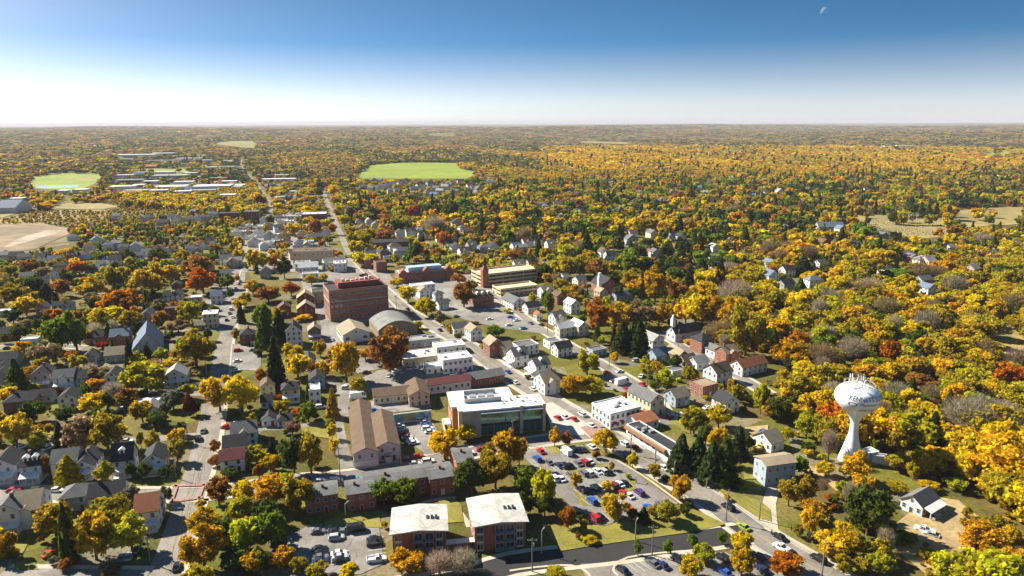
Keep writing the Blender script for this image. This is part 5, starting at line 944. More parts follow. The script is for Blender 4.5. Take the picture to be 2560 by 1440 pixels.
def tree(t, X, Y, Wd, Ht, c, kind='d', world=None):
    if world: x, y, Wm, Hm = world; dep = project(x, y, 0)[2]
    else:
        x, y, dep = G(t, X, Y); Wm = Wd*dep/FPX/TILE[t][2]; ytop = P(t, X, Y-Ht)[1]; y += 0
        Hm = max(2.0, min(height_at(x, y+Wm*.1, ytop), 34)); Hm *= 1.0
        # the crown's near edge hides its own foot: set the trunk half a crown back
        y += Wm*.22
    if not world: Wm *= 1.16 if kind in 'dbs' else 1.3
    if not world and Hm > 4: Hm = min(Hm*1.05, 34)
    small = Hm < 3.4
    nm = {'d':'deciduous_tree','c':'conifer','n':'columnar_tree','b':'bare_tree'}[kind] if not small else 'shrub'
    i = rnd.randrange(len(VAR[kind])); cm, tm = VAR[kind][i]; o = empty(nm, (x, y, float(hill(x, y))), rnd.uniform(0, 6.28))
    col = np.array(LC[c][0])*rnd.uniform(.85, 1.15)*np.array((rnd.uniform(.92,1.08), rnd.uniform(.9,1.1), 1)); 
    lift = .16 if (small or kind in 'd') else 0
    cr = put('crown', cm, o, tuple(col)); cr.scale = (Wm, Wm, Hm*(1.06 if kind == 'd' else 1)); cr.location.z = -Hm*lift*.55
    if not small: tr = put('trunk', tm, o); tr.scale = (Hm*.9, Hm*.9, Hm)
    if kind in 'd' and not small: tr.scale = (Wm, Wm, Hm*.95)
    TREES.append((x, y, Wm*.5)); NT[nm] = NT.get(nm, 0)+1
    sh = {'d': 'round' if Wm < Hm*1.15 else 'wide', 'c': 'conical', 'n': 'narrow', 'b': 'bare'}[kind]; sz = 'tall' if Hm > 13 else 'small' if Hm < 7 else ''
    kd = 'shrub' if small else 'conifer' if kind == 'c' else 'tree'
    later(o, ' '.join(w for w in (sz, sh, LC[c][1], kd) if w and not (small and w in ('small', 'tall'))), kd if kd != 'conifer' else 'tree', 'shrubs of the gardens' if small else 'autumn trees of the town'); return o
TD = dict(
A='100,400,260,280,y 250,200,190,190,k 750,120,230,170,y 520,200,150,150,k 660,450,300,300,b 850,450,300,320,m 490,420,110,230,d,c 1150,200,180,200,m 1440,370,150,140,y 1230,430,150,170,m 1440,520,140,200,m 545,700,200,230,l,c 830,700,190,190,m 1070,650,100,140,k 1180,660,110,140,k 1350,640,120,100,k 400,640,150,190,u 762,820,90,110,v 1080,880,130,180,s 1340,860,130,150,k 420,1150,290,290,m 860,1050,340,230,m 560,1330,130,460,k,n 750,1350,320,410,g 1050,1270,280,310,l 530,1400,130,100,u 570,1370,60,70,r 880,1450,180,100,b 1760,440,110,110,u 1760,550,120,90,u 1870,650,150,90,k 1775,880,210,240,u 1980,890,230,220,y 1660,1130,260,250,g 1820,1250,230,260,k 1640,1440,400,380,g 2010,1290,240,320,l 1900,1440,240,200,k 2060,1450,200,200,g 1480,300,90,120,d 310,600,70,90,v 930,330,120,110,b 640,330,160,120,m 1150,400,60,150,m 100,520,80,60,k 1640,900,90,80,y 1400,600,80,80,u 60,300,100,90,k 1600,130,80,110,p',
B='130,520,120,180,d,c 300,620,220,330,k 440,620,200,340,m 290,300,140,120,b 620,330,90,140,y 640,460,90,150,y 610,240,80,90,m 420,190,150,170,v 625,150,100,230,m,n 330,150,90,80,o 200,120,120,110,m 110,600,150,150,y 20,640,100,120,u 120,900,280,270,g 340,960,280,330,m 60,1050,200,220,k 230,780,200,160,l 110,1240,260,310,v 180,1250,140,100,s 200,1390,200,170,g 340,1440,150,150,m 500,1470,180,120,m 760,1480,160,130,y 1040,890,230,230,v 1210,890,240,230,v 1540,510,260,260,y 1720,350,170,140,y 1230,1450,300,200,g 1500,1460,220,190,t,b 1690,1450,240,190,t,b 1760,800,280,320,k 1960,760,280,330,m 2040,560,220,320,g 1890,560,170,200,m 1050,1060,60,70,y 480,560,110,110,k 40,1420,160,200,k 250,1330,120,90,y 1740,240,70,70,m 1400,1230,60,40,k',
C='60,570,150,280,g 110,800,200,250,v 260,900,210,330,l 90,960,200,200,k 270,970,180,180,k 350,395,110,170,g 450,392,90,130,o 775,450,210,210,y 690,490,70,80,u 820,582,60,80,g 990,570,100,140,y 1170,660,120,140,m 1380,830,180,220,g 525,740,100,150,g 955,652,50,50,l 780,752,100,90,y 850,1020,210,250,y 800,960,110,140,y 460,1070,140,200,o 590,1090,70,120,m 570,1000,100,80,k 990,1000,90,110,k 1080,1015,110,130,d,c 1280,1020,190,200,m 1410,960,110,110,k 1160,970,100,110,m 640,1190,140,60,y 1030,1285,80,135,v 1280,1272,90,120,v 1480,1222,90,120,v 1730,1192,90,110,v 1890,1290,190,220,y 1890,1470,210,230,g 1570,1360,190,170,l 1460,1480,200,190,y 360,1470,160,90,y 1390,600,200,300,d,c 1530,620,210,300,d,c 1640,690,200,330,d,c 1750,700,230,370,k,c 1860,490,150,260,d,c 1935,430,110,150,k 1690,420,180,200,y 1500,300,230,230,m 1700,240,200,190,y 1590,380,140,180,k 1330,520,90,140,k 1800,560,120,160,k 730,300,60,60,o 540,1150,50,70,o 1260,680,80,60,k 1450,880,80,60,k 1760,830,60,60,y 1000,420,50,50,p',
D='480,640,150,130,y 740,690,230,250,g 640,640,120,110,m 1760,1350,370,340,g 850,1150,370,430,k 2010,1260,220,230,y 160,1450,290,160,o 180,890,190,240,m 330,860,170,230,m 400,1000,240,160,g 540,1300,280,200,y 950,1450,220,170,l 970,1260,130,200,t,b 680,900,130,210,t,b 1560,760,190,110,l 1200,670,130,170,y 865,450,60,130,l 1080,600,200,170,m 1240,570,150,150,y 480,420,190,300,m 330,330,220,230,l 100,200,200,230,k 500,520,120,260,t,b 350,1120,160,240,y 440,1080,130,130,m 700,1300,180,220,g 780,980,160,240,m 620,820,140,160,l 1640,980,90,100,m 1130,1200,200,110,v 1300,1320,140,90,m 1880,1130,180,180,m 2050,1420,160,200,l 1700,1010,60,60,b 250,1130,90,110,m 1060,780,170,110,m 1330,760,180,80,g 30,160,180,150,g 640,1440,180,160,m 780,1440,170,130,m',
E='60,180,130,120,m 215,150,170,130,u 340,170,130,80,b 450,110,160,90,m 630,160,170,120,o 540,265,110,150,d 745,150,80,90,v 770,230,130,90,m 490,340,150,150,u 80,405,220,180,m 260,340,160,190,k 370,395,160,160,d,c 700,370,280,190,g 940,285,170,210,m 960,300,120,100,s,c 1100,300,120,150,m 1220,320,260,250,g 1400,240,140,180,g 1600,180,240,180,u 1640,320,270,220,o 1850,280,130,130,v 1250,400,110,120,d,c 950,470,320,200,o 1040,480,160,140,u 190,500,190,160,y 90,560,140,140,k 370,510,120,80,u 470,800,250,300,v 600,800,250,350,v 850,610,280,190,y 1050,620,190,170,m 1310,585,140,130,u 1530,565,190,190,m 1260,475,110,110,b 1440,640,200,110,b 1580,930,310,320,m 830,765,110,60,r 340,925,250,220,b 620,945,150,140,m 1200,875,100,140,d,c 1110,920,140,130,l 1060,920,80,240,d,c 1310,880,130,130,l 130,1120,160,270,k,c 80,1155,110,110,v 800,1060,200,160,b 760,1120,160,120,g 880,1115,100,60,g 1160,1160,370,280,l 1390,930,140,90,y 1780,1290,260,310,y 1960,1300,290,330,y 1550,1310,110,170,p 1400,1270,200,170,s 320,430,70,80,y 650,500,110,70,k 780,450,130,110,d 480,600,120,110,m 200,620,120,100,b 720,720,90,110,m 1380,700,100,90,k 460,1140,100,60,p 880,1280,110,170,k 1150,1170,100,70,k 160,1110,70,70,y 230,1110,60,40,l 640,1000,80,100,b 1930,700,70,110,m 1700,700,70,110,k 1970,550,70,160,k,n 1950,450,120,100,y 2060,320,130,120,g 2000,420,110,130,y 580,40,110,90,k 820,60,120,100,v 1030,60,130,110,k 1290,60,160,130,k 1480,60,150,110,m 1950,60,110,120,y 2070,130,110,200,y 30,300,110,110,k 170,300,100,80,m 30,720,60,90,k 150,690,140,130,k 1420,840,90,60,g 700,950,60,60,m',
F='60,640,170,260,v 70,760,150,320,k,c 190,720,150,270,d,c 160,1100,160,420,d,c 330,1010,230,200,y 290,860,180,140,y 40,1050,90,130,o 520,830,110,150,g 560,1000,150,150,g 640,880,130,140,g 730,1050,240,350,g 1080,970,330,380,u 1000,900,170,200,o 1160,880,160,180,o 830,1140,140,140,m 225,190,130,180,d 280,335,150,130,o 450,245,110,100,y 550,210,70,70,y 90,390,200,140,u 30,330,110,110,k 880,90,230,120,y 800,40,110,70,l 1150,265,120,90,y 1240,385,150,150,y 1390,500,190,160,y 1510,570,120,120,b 1660,235,130,90,u 1700,430,190,230,u 1330,600,80,70,l 1585,630,90,80,g 1950,680,160,110,v 940,480,130,60,y 1100,475,90,50,y 380,540,140,60,y 190,500,150,80,g 430,1210,60,170,k,c 50,120,130,150,y 150,110,60,120,o 1300,160,50,60,k 620,130,90,50,m 890,860,130,100,g 480,960,120,80,o 1260,500,40,50,l 1850,760,60,40,l 1800,560,50,30,m 1650,690,70,60,k 880,200,80,60,p 20,820,90,60,k 250,1260,90,90,l 2060,470,80,40,l 150,560,120,90,l',
G='300,490,120,190,v 710,640,230,290,o 900,620,220,240,g 1060,600,260,230,b 1210,590,200,200,g 910,800,170,250,d,c 1050,830,160,290,d,c 980,790,120,240,k,c 1180,380,230,290,g 1300,280,100,90,y 960,280,180,160,m 250,200,180,140,k 400,270,120,80,m 430,190,230,190,l 560,180,220,180,m 690,210,180,180,u 950,180,230,200,v 1080,180,180,180,k 1390,210,120,120,d 1560,150,130,120,d,c 1575,210,110,75,o 1430,560,200,200,y 1510,590,230,300,y 1640,600,220,280,g 1760,640,210,300,g 1930,840,330,430,m 1880,310,250,190,l 1640,330,150,90,u 840,880,80,95,y 620,990,190,220,l 510,1160,220,180,g 660,1150,210,160,m 1330,940,150,130,k 1460,1060,150,160,m 1250,1090,170,150,l 1180,1110,110,90,v 1850,1160,150,90,m 1840,930,80,60,y 2040,1300,130,270,l 1740,780,80,130,t,b 120,90,160,110,k 30,60,160,120,u 800,190,150,150,m 1250,210,140,180,d 1330,120,130,130,k 1700,150,200,150,k 1800,120,160,130,v 2000,200,150,120,l 1960,360,180,160,m 2060,480,160,180,m 170,80,120,70,u 1000,350,110,100,k 1420,420,120,120,m 870,360,90,120,k 1780,470,140,140,l 1560,440,120,100,g 1300,500,120,110,g 60,460,40,40,y 180,690,50,40,u 400,500,70,60,k 640,920,60,70,k 1450,730,80,50,y 1590,1180,60,40,l 1900,1180,80,60,m 2070,1180,90,120,m 1010,1170,60,80,y 130,1010,60,40,k',
J='560,930,110,90,m 620,1040,80,80,y 600,1100,70,70,g 690,1110,80,115,o 640,1190,80,80,m 745,960,110,110,m 790,1040,120,120,l 840,1130,110,110,m 870,1210,120,130,m 720,860,120,120,g 690,770,110,110,y 640,690,80,80,m 560,770,90,100,k 470,830,130,80,g 350,860,120,90,g 200,850,130,80,g 30,860,110,130,u 420,1080,90,80,m 530,1120,120,160,u 320,1120,140,130,y 80,1100,70,90,l 380,1290,70,60,y 900,1290,150,140,y 980,1210,120,130,l 1010,1390,100,80,y 730,1310,110,70,g 1000,1170,180,130,m 1130,1290,100,80,y 1430,1340,150,180,k 1690,1220,140,150,o 1640,1330,130,110,o 1180,1020,110,110,o 1420,960,120,110,r 2080,850,100,50,r 1600,980,90,60,y 1870,980,110,150,v 130,1030,90,110,k 580,730,90,130,k 840,1000,110,170,b 920,1120,130,80,k 1260,1100,160,140,k 1330,1060,130,110,m 1750,960,160,170,k',
H='1310,1130,300,150,u 160,560,180,130,g 130,560,90,100,o 250,780,170,160,o 560,780,120,90,o 1090,430,140,120,g 1560,780,220,180,g 1750,930,280,150,y 640,1010,160,90,v 1950,330,300,110,g 1440,200,220,170,g 830,200,260,180,m 300,160,170,150,d,c 500,180,140,130,k 570,250,190,60,y 270,330,120,140,k,c 80,140,170,110,m 1080,210,260,110,v 180,930,280,230,g 40,760,150,170,k 420,560,130,200,t,b 850,300,200,110,t,b 1350,760,140,130,b 1030,680,110,190,t,b')
for t, s in TD.items():
    for it in s.split():
        q = it.split(','); tree(t, *map(float, q[:4]), q[4], q[5] if len(q) > 5 else 'd')
#@@SCATTER
# ------------------------------------------------------------------ scattered trees: the largest as trees, the rest one wood
ZONES = {  # name: (image polygon, palette, conifer share, bare share, spacing m)
 'wood': ([(1700,800),(1760,700),(1900,640),(2760,600),(2860,1440),(2700,1700),(2160,1500),(1960,1340),(1945,1250),(2010,1130),(1960,1010),(1930,930),(1800,860)], 'yyyyyygglllmmmmmlvkgoml', .02, .07, 8.2),
 'suburb': ([(860,470),(2760,430),(2860,660),(1900,660),(1720,770),(1560,740),(1350,660),(1220,640),(1020,620),(880,600),(840,520)], 'yyggllmmmmuvvkkgmobgy', .12, .04, 11.8),
 'town': ([(-300,560),(180,640),(250,560),(620,540),(660,560),(610,680),(590,760),(560,840),(540,960),(380,1000),(0,1010),(-300,1050)], 'yglmmmvvkkkuogs', .12, .06, 9.5),
 'strip': ([(620,560),(800,560),(830,640),(720,680),(620,690)], 'yglmmkug', .05, .0, 11.),
 'left': ([(-300,1000),(540,960),(480,1180),(420,1440),(-300,1440)], 'yglmmkkvug', .15, .02, 9.5),
 'lawnside': ([(590,1000),(840,1000),(850,1180),(560,1230)], 'mkvlg', .2, .05, 11.),
 'right': ([(1380,700),(1700,740),(1900,900),(1950,1000),(1760,1040),(1500,900)], 'mkvlgy', .1, .05, 10.5),
 'clump': ([(450,1330),(520,1200),(660,1180),(770,1270),(780,1300),(700,1330),(640,1440),(600,1560),(440,1560)], 'gmmklvy', 0, .03, 6.5),
 'tower': ([(1930,990),(2080,1000),(2080,1130),(2010,1150),(1940,1090)], 'yyglmmkv', .05, .06, 7.5),
 'towerlow': ([(2160,1120),(2330,1130),(2330,1230),(2180,1250),(2000,1260),(1990,1200)], 'yyglmmkb', .03, .12, 8.5),
 'cottage': ([(1950,1290),(2110,1330),(2240,1420),(2140,1430),(2000,1380)], 'yyglmmkb', .03, .1, 8.),
 'core': ([(860,540),(1420,560),(1460,760),(1230,760),(1080,660),(900,680)], 'yglmkv', .08, .04, 10.),
 'belt': ([(300,480),(480,470),(720,470),(690,545),(600,545),(450,530),(300,520)], 'yyyglmmgv', .03, .05, 8.5),
 'brush': ([(-300,560),(0,545),(300,500),(470,530),(600,545),(680,560),(300,575),(0,590)], 'ylmmmbuy', 0, .1, 7.)}
def inpoly(px, py, poly):
    poly = np.asarray(poly, float); r_ = np.zeros(px.shape, bool); j = len(poly)-1
    for i in range(len(poly)):
        xi, yi = poly[i]; xj, yj = poly[j]
        r_ ^= ((yi > py) != (yj > py)) & (px < (xj-xi)*(py-yi)/(yj-yi+1e-9)+xi); j = i
    return r_
BOX = np.array([c for c in CLEAR if c[0] != 'poly'], float); POL = [c[1] for c in CLEAR if c[0] == 'poly']
def projn(x, y, z):
    d = x*_f[0]+y*_f[1]+(z-CAMZ)*_f[2]; return 1280+FPX*(x*_r[0]+y*_r[1]+(z-CAMZ)*_r[2])/d, 720-FPX*(x*_u[0]+y*_u[1]+(z-CAMZ)*_u[2])/d, d
def keep(x, y, w, h, roads=True):
    """drop trees that stand on a road or house, or hide what the photograph shows"""
    z0 = hill(x, y); px, py, dep = projn(x, y, z0); ok = dep > 5; tx_, ty_, _ = projn(x, y, z0+h*.85); sw = w*.38*FPX/dep
    e1, e2 = NR.normal(size=len(x))*7, NR.normal(size=len(x))*3
    for p in POL: ok &= ~(inpoly(px, py, p) | inpoly(tx_, ty_, p) | inpoly((px+tx_)/2+e1, (py+ty_)/2+e2, p)) | ((NR.random(len(x)) < .12) & (p[:, 0].min() > 1900))
    for b_ in BOX:
        i = ok & (px+sw > b_[0]) & (px-sw < b_[2]) & (ty_ < b_[3]) & (py > b_[3]-1) & (ty_ < b_[1]+(b_[3]-b_[1])*.45)
        ok &= ~i
    for hx, hy, hr in HOUSES: ok &= (x-hx)**2+(y-hy)**2 > (hr+w*.32)**2
    for q, hw in ROADS:
        for a, b_ in zip(q[:-1:2], q[1::2]):
            m_ = (a+b_)/2; L = np.linalg.norm(b_-a); hw2 = hw if np.hypot(*m_) < 450 else hw*.5-.4
            near = np.abs(x-m_[0])+np.abs(y-m_[1]) < 3*(L+hw+12); 
            if near.any(): ok &= ~(near & ((x-m_[0])**2+(y-m_[1])**2 < (hw2+w*.25+L*.35)**2))
    return ok
LEAFCOL = {k: np.array(v[0]) for k, v in LC.items()}
cand = []
for zn, (poly, pal, con, bare, sp) in ZONES.items():
    pw = np.array([ground(px, max(py, 335))[:2] for px, py in poly]); lo, hi = pw.min(0), pw.max(0); nx, ny = int((hi[0]-lo[0])/sp)+1, int((hi[1]-lo[1])/sp)+1
    gx, gy = np.meshgrid(np.arange(nx), np.arange(ny)); x = lo[0]+(gx.ravel()+NR.uniform(-.42,.42,gx.size)+.5*(gy.ravel() % 2))*sp; y = lo[1]+(gy.ravel()+NR.uniform(-.42,.42,gx.size))*sp
    px, py, _ = projn(x, y, np.zeros_like(x)); ok = inpoly(px, py, poly) & (px > -150) & (px < 2720); x, y = x[ok], y[ok]; n = len(x)
    h = NR.uniform(6, 14.5, n)*(1+.22*np.sin(x/37)*np.sin(y/45+1))*(1.3 if zn == 'suburb' else 1.18 if zn == 'wood' else 1) if zn in ('wood', 'suburb', 'belt') else NR.uniform(2.5, 5.5, n) if zn == 'brush' else NR.uniform(5, 10.5, n); w = h*NR.uniform(.72, 1.15, n)*(1.1 if zn in ('wood', 'suburb', 'belt') else 1)
    if zn == 'wood': w *= 1.08
    ok = keep(x, y, w, h)
    if zn != 'brush':
        for q in TREES:
            ok &= (x-q[0])**2+(y-q[1])**2 > ((q[2]+w*.34)*.82)**2
    patchy = np.sin(x/41+1)*np.sin(y/57)+.6*np.sin(x/23+y/31)
    for i in np.where(ok)[0]:
        u = NR.random(); kind = 'c' if u < con else 'b' if u < con+bare else 'd'
        c = pal[int((.5+.30*patchy[i])*len(pal)+NR.normal()*len(pal)*.22) % len(pal)]
        if zn == 'wood' and patchy[i] > .5 and NR.random() < .6: c = 'y'
        if zn == 'suburb' and patchy[i] > .4 and NR.random() < .5: c = 'kvd'[int(NR.integers(3))]
        if kind == 'c': c = 'dk'[int(NR.integers(2))]; w[i] *= .62; h[i] *= 1.2
        if kind == 'b': c = 'tb'[int(NR.integers(2))]
        cand.append((x[i], y[i], w[i], h[i], c, kind, zn))
nsh = 0
for poly, cnt in (([(-60,900),(560,860),(480,1180),(430,1400),(-60,1420)], 120), ([(600,960),(840,980),(840,1160),(560,1220)], 45), ([(1400,760),(1900,880),(1930,1010),(1700,1080),(1500,960)], 70), ([(1930,1180),(2060,1200),(2400,1420),(2150,1440),(1950,1300)], 40)):
    pw = np.array(poly, float)
    X_ = NR.uniform(pw[:, 0].min(), pw[:, 0].max(), cnt*4); Y_ = NR.uniform(pw[:, 1].min(), pw[:, 1].max(), cnt*4); i_ = inpoly(X_, Y_, pw); g3 = np.array([ground(a, b_)[:2] for a, b_ in zip(X_[i_], Y_[i_])]); hh = NR.uniform(1.3, 3.1, len(g3)); k_ = keep(g3[:, 0], g3[:, 1], hh, hh)
    for (x, y), h in list(zip(g3[k_], hh[k_]))[:cnt]: tree(None, 0, 0, 0, 0, 'mkvlyuogks'[int(NR.integers(10))], 'd', world=(x, y, h*NR.uniform(.9, 1.5), h)); nsh += 1
cand.sort(key=lambda q: (q[1]*q[1]+q[0]*q[0])/(q[2]*q[3]))
print('HAND', NT, len(cand))
LIMIT = dict(d=310, c=70, b=60); have = dict(d=NT.get('deciduous_tree', 0), c=NT.get('conifer', 0), b=NT.get('bare_tree', 0)); rest = []
for q in cand:
    k = q[5]; pxq, pyq, _ = project(q[0], q[1], q[3]*.5)
    if have[k] < LIMIT[k] and q[3] > 3.6 and -10 < pxq < 2570 and pyq < 1440: have[k] += 1; tree(None, 0, 0, 0, 0, q[4], q[5], world=q[:4])
    else: rest.append(q)
def pile(items, bases, name, label, qvar=.25):
    """many crowns as one object: items (x, y, w, h, colour rgb, kind)"""
    V, Cc = [], []
    for k, (x, y, w, h, col, kind) in enumerate(items):
        b_ = bases[kind][k % len(bases[kind])]; t = NR.random()*6.28; ct, st_ = math.cos(t), math.sin(t)
        z0 = float(hill(x, y)) if y > 2300 or abs(x) > 1500 else 0.; z0 -= h*.08 if kind == 'd' else 0
        v = np.stack((x+w*(b_[:, 0]*ct-b_[:, 1]*st_), y+w*(b_[:, 0]*st_+b_[:, 1]*ct), z0+h*b_[:, 2]), 1).astype(np.float32); V.append(v)
        Cc.append(np.tile(np.array((*col, 1), np.float32), (len(v)//4, 1)))
    v = np.concatenate(V); me = qmesh(name, v, M['woodleaf']); at = me.attributes.new('Col', 'FLOAT_COLOR', 'FACE'); at.data.foreach_set('color', np.concatenate(Cc).ravel()); o = put(name, me); tag(o, label, None, None, 'stuff'); return o
def jit(c): return LEAFCOL[c]*NR.uniform(.8, 1.2)*np.array((NR.uniform(.92,1.08), NR.uniform(.9,1.1), 1))
B1 = {'d': [crown_deciduous(500+s, 2600, .064, 30)[0] for s in range(8)], 'c': [crown_conifer(520+s, 500, .16) for s in range(3)], 'b': [crown_bare(540+s, 1100) for s in range(3)]}
B2 = {'d': [crown_deciduous(600+s, 330, .16, 18, 1.15, .42)[0] for s in range(8)], 'c': [crown_conifer(620+s, 120, .26) for s in range(3)], 'b': [crown_deciduous(640+s, 120, .16, 12)[0] for s in range(3)]}
near = [q for q in rest if project(q[0], q[1], 0)[2] < 560]; mid = [q for q in rest if project(q[0], q[1], 0)[2] >= 560]
pile([(*q[:4], jit(q[4]), q[5]) for q in near], B1, 'woodland', 'dense autumn wood of yellow, olive and green crowns'); pile([(*q[:4], jit(q[4]), q[5]) for q in mid], B2, 'treeline', 'mixed autumn treetops of the farther suburb')
# undergrowth that fills the wood floor
und = []
for q in near+[c for c in cand if c[6] == 'wood']:
    for _ in range(2):
        h = NR.uniform(1.2, 3.4); x, y = q[0]+NR.uniform(-6, 6), q[1]+NR.uniform(-6, 6); und.append((x, y, h*1.5, h, jit('mmblgyk'[int(NR.integers(7))]), 'd'))
xs, ys = np.array([u[0] for u in und]), np.array([u[1] for u in und]); okk = keep(xs, ys, np.full(len(und), 2.), np.full(len(und), 2.)); pile([u for u, k in zip(und, okk) if k], {'d': [crown_deciduous(700+s, 130, .22, 10)[0] for s in range(5)]}, 'undergrowth', 'low olive and ochre undergrowth beneath the wood')
# far woods: beyond the suburb to the horizon, crowns widening with distance where single trees no longer show
far = []
B3 = {'d': [crown_deciduous(800+s, 50, .38, 9, 1.35, .3)[0] for s in range(8)], 'c': [crown_conifer(820+s, 40, .45) for s in range(3)]}
def ringwood(r0, r1, sp0, jitter=.45):
    r_ = r0
    while r_ < r1:
        s = sp0*max(1, r_/1700.); n = int(1.46*r_/s)
        for k in range(n):
            a = -.73+1.46*(k+NR.uniform(-jitter, jitter))/n; rr_ = r_+NR.uniform(-.45, .45)*s; far.append((rr_*math.sin(a), rr_*math.cos(a), s, r_))
        r_ += s*.92
ringwood(850, 15000, 11.5)
fx_, fy_, fs, fr = np.array(far).T
zmin = 520; px, py, _ = projn(fx_, fy_, hill(fx_, fy_)); inz = np.zeros(len(fx_), bool)
for zn in ('suburb', 'town', 'strip', 'brush', 'belt'): inz |= inpoly(px, py, ZONES[zn][0])
w_ = fs*NR.uniform(.95, 1.75, len(fs)); h_ = np.minimum(np.where(fr < 1700, NR.uniform(7, 12.5, len(fs)), NR.uniform(8, 14, len(fs))), 16)
ok = ~inz & (px > -200) & (px < 2760) & keep(fx_, fy_, w_*.8, h_)
industrial = inpoly(px, py, [(-200,395),(560,375),(720,440),(740,545),(640,560),(250,500),(-200,560)]) | inpoly(px, py, [(640,440),(820,470),(860,560),(640,560)])
ok &= ~(industrial & (NR.random(len(fs)) < .6))
pat = np.sin(fx_/160+1.3*np.sin(fy_/400))*np.sin(fy_/330+.7)+.5*np.sin(fx_/61+fy_/190); hot = smooth(-.2, .9, pat)
its = []
for i in np.where(ok)[0]:
    right = px[i] > 1350 and fr[i] < 3600 and py[i] > 335
    pal = ('yyyggggglgmgo' if hot[i] > .12 else 'gmumlgg') if right else 'gmmluvbogy' if fr[i] < 3000 else 'bbuummkdbg'
    if px[i] < 950 and fr[i] > 1500: pal = 'bumkbmgkdu'
    if fr[i] > 1500 and hot[i] < .12 and not right: pal = 'dkkmdmb'
    con = NR.random() < (.1 if hot[i] < .3 else .02); its.append((fx_[i], fy_[i], w_[i]*(.6 if con else 1), h_[i]*(1.2 if con else 1), jit('d' if con else pal[int(NR.integers(len(pal)))]), 'c' if con else 'd'))
pile([q for q in its if q[1] < 1700], B2, 'forest', 'autumn forest of gold and olive crowns behind the suburb'); pile([q for q in its if q[1] >= 1700], B3, 'forest', 'far autumn forest running to the horizon')
print('NEAR', len(near), len(mid)); print('TREES', NT, have, len(rest), len(und), len(its))
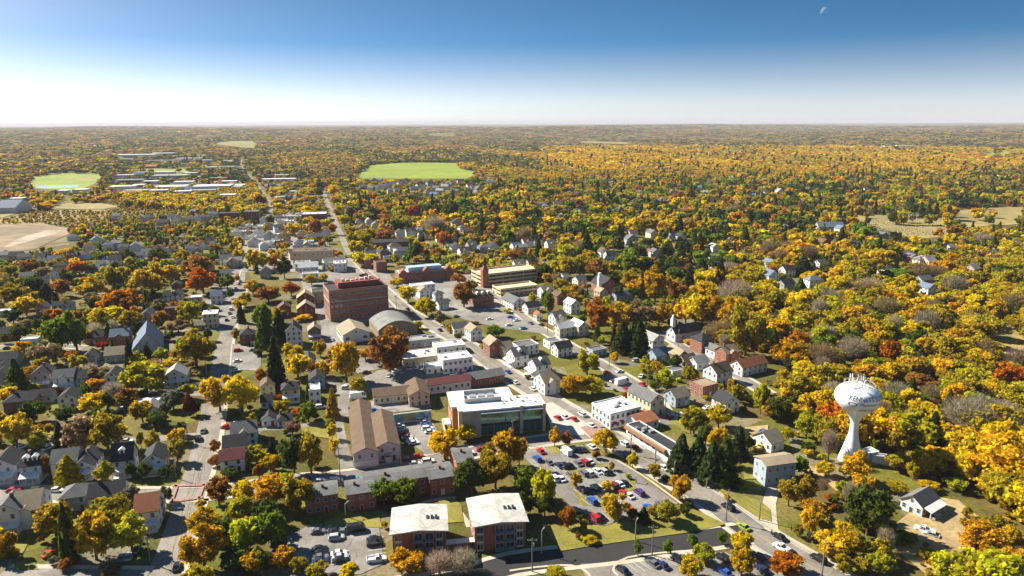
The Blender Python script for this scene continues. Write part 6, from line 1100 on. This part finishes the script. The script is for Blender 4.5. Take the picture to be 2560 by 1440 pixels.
# ------------------------------------------------------------------ labels: each worded from what stands nearest
LAND = [(p, *P(t, X, Y)) for p, t, X, Y in (
 ('the water tower','D',672,490),('the white cottage','D',1230,940),('the boxy grey-blue house','D',95,640),('the civic building','F',1850,1350),('the mural wall','F',1250,1370),('the twin halls','B',900,520),('the central brick row','B',1200,740),
 ('the end brick row','B',540,860),('the shaded lot','B',750,1200),('the covered walkway','B',1690,1150),('the bright lawn','C',900,1080),('the black road','C',600,1270),('the main parking lot','C',640,650),('the planted islands','C',850,770),('the lot entrance','C',250,440),
 ('the dark conifers','C',1600,620),('the low white shop','C',1250,420),('the white corner shop','G',850,1320),('the cream yellow house','G',1150,1240),('the wood edge','C',2000,1020),('the pale lower lot','C',1200,1380),('the red crosswalk','A',1540,770),('the pointed gables','A',500,600),
 ('the green fenced lawn','A',400,240),('the lower left lane','A',600,1430),('the garden rows','A',150,1240),('the white garages','F',170,1390),('the big yellow trees','E',1860,1200),('the stone church','E',1215,740),('the white picket fence','E',1560,1060),('the cream inn','E',1728,540),
 ('the tall green tree','E',540,700),('the big orange tree','E',950,400),('the brown earthworks','I',350,1130),('the pond','I',520,670),('the retail strip','I',1530,700),('the far factory','I',1300,400),('the straight highway','J',60,720),('the tan theatre','J',520,1330),('the white-topped block','J',525,930),
 ('the hilltop field','J',1400,530),('the row estate','J',1400,690),('the dark colonnade block','J',1220,1210),('the brick arcade','F',1400,150),('the parking garage','F',2070,180),('the brick offices','F',850,380),('the white warehouse','F',800,620),('the red oak','F',1080,800),('the two storey store','F',1655,880),
 ('the cream shops','F',1150,1150),('the tall white house','F',315,640),('the tall pines','F',150,850),('the vaulted hall','F',1150,560),('the brown-leaved grove','G',1040,480),('the white church','G',1440,620),('the victorian house','G',1600,720),('the white terrace','G',250,900),('the slate roofed hall','G',930,320),
 ('the rust roofed row','G',1985,920),('the back street','G',850,950),('the dry cemetery','L',1200,1030),('the slate church','L',570,1020),('the ridge farms','L',1150,310),('the ridge barns','K',1980,250),('the rubble clearing','H',2000,800),('the red wood tree','H',1310,1080),('the gold grove','H',250,760),
 ('the wood lawn','H',1330,220),('the deep suburb','K',1300,1250),('the gold hillside','K',1700,380),('the far suburb','K',600,850),('the lone orange tree','D',1760,1200),('the tall dark tree','D',850,950),('the tower track','D',520,680),('the right wood','H',1800,1150),('the lower wood','D',1900,900))]
LP = np.array([(a, b_) for _, a, b_ in LAND]); ORD = ('nearest','second nearest','third nearest','fourth nearest','fifth nearest','sixth nearest','seventh nearest','eighth nearest','ninth nearest','tenth nearest','eleventh nearest','twelfth nearest','thirteenth nearest','fourteenth nearest','fifteenth nearest','sixteenth nearest','seventeenth nearest','eighteenth nearest','nineteenth nearest','twentieth nearest')
bpy.context.view_layer.update(); groups = {}
for o, desc in PENDING:
    if o.type == 'MESH' and o.name.startswith('power'): c = np.mean([v.co for v in o.data.vertices], 0)
    else: c = np.array(o.matrix_world.translation)
    px, py, dep = project(*c); D = np.hypot(LP[:, 0]-px, (LP[:, 1]-py)*1.6); k = int(D.argmin()); dx, dy = px-LP[k, 0], py-LP[k, 1]
    rel = 'beside' if D[k] < 12 else ('left of' if dx < 0 else 'right of') if abs(dx) > 1.2*abs(dy)*1.3 else ('behind' if dy < 0 else 'in front of'); groups.setdefault((desc, rel, LAND[k][0]), []).append((D[k], o))
for (desc, rel, land), L in groups.items():
    L.sort(key=lambda q: q[0])
    for i, (_, o) in enumerate(L): o['label'] = f"{desc} {rel} {land}" if len(L) == 1 else f"{ORD[min(i, 19)]} {desc} {rel} {land}"
# ------------------------------------------------------------------ haze
b = MB(); b.box(0, 0, -60, 84000, 84000, 260); mt = bpy.data.materials.new('haze_air'); mt.use_nodes = True; nt = mt.node_tree.nodes; lk = mt.node_tree.links; nt.clear()
out = nt.new('ShaderNodeOutputMaterial'); pv = nt.new('ShaderNodeVolumePrincipled'); pv.inputs['Color'].default_value = (.72, .71, .8, 1); pv.inputs['Density'].default_value = 4.5e-5; lk.new(pv.outputs[0], out.inputs['Volume']); tag(b.build('haze', mt), 'thin blue autumn haze over the whole landscape', None, None, 'stuff')
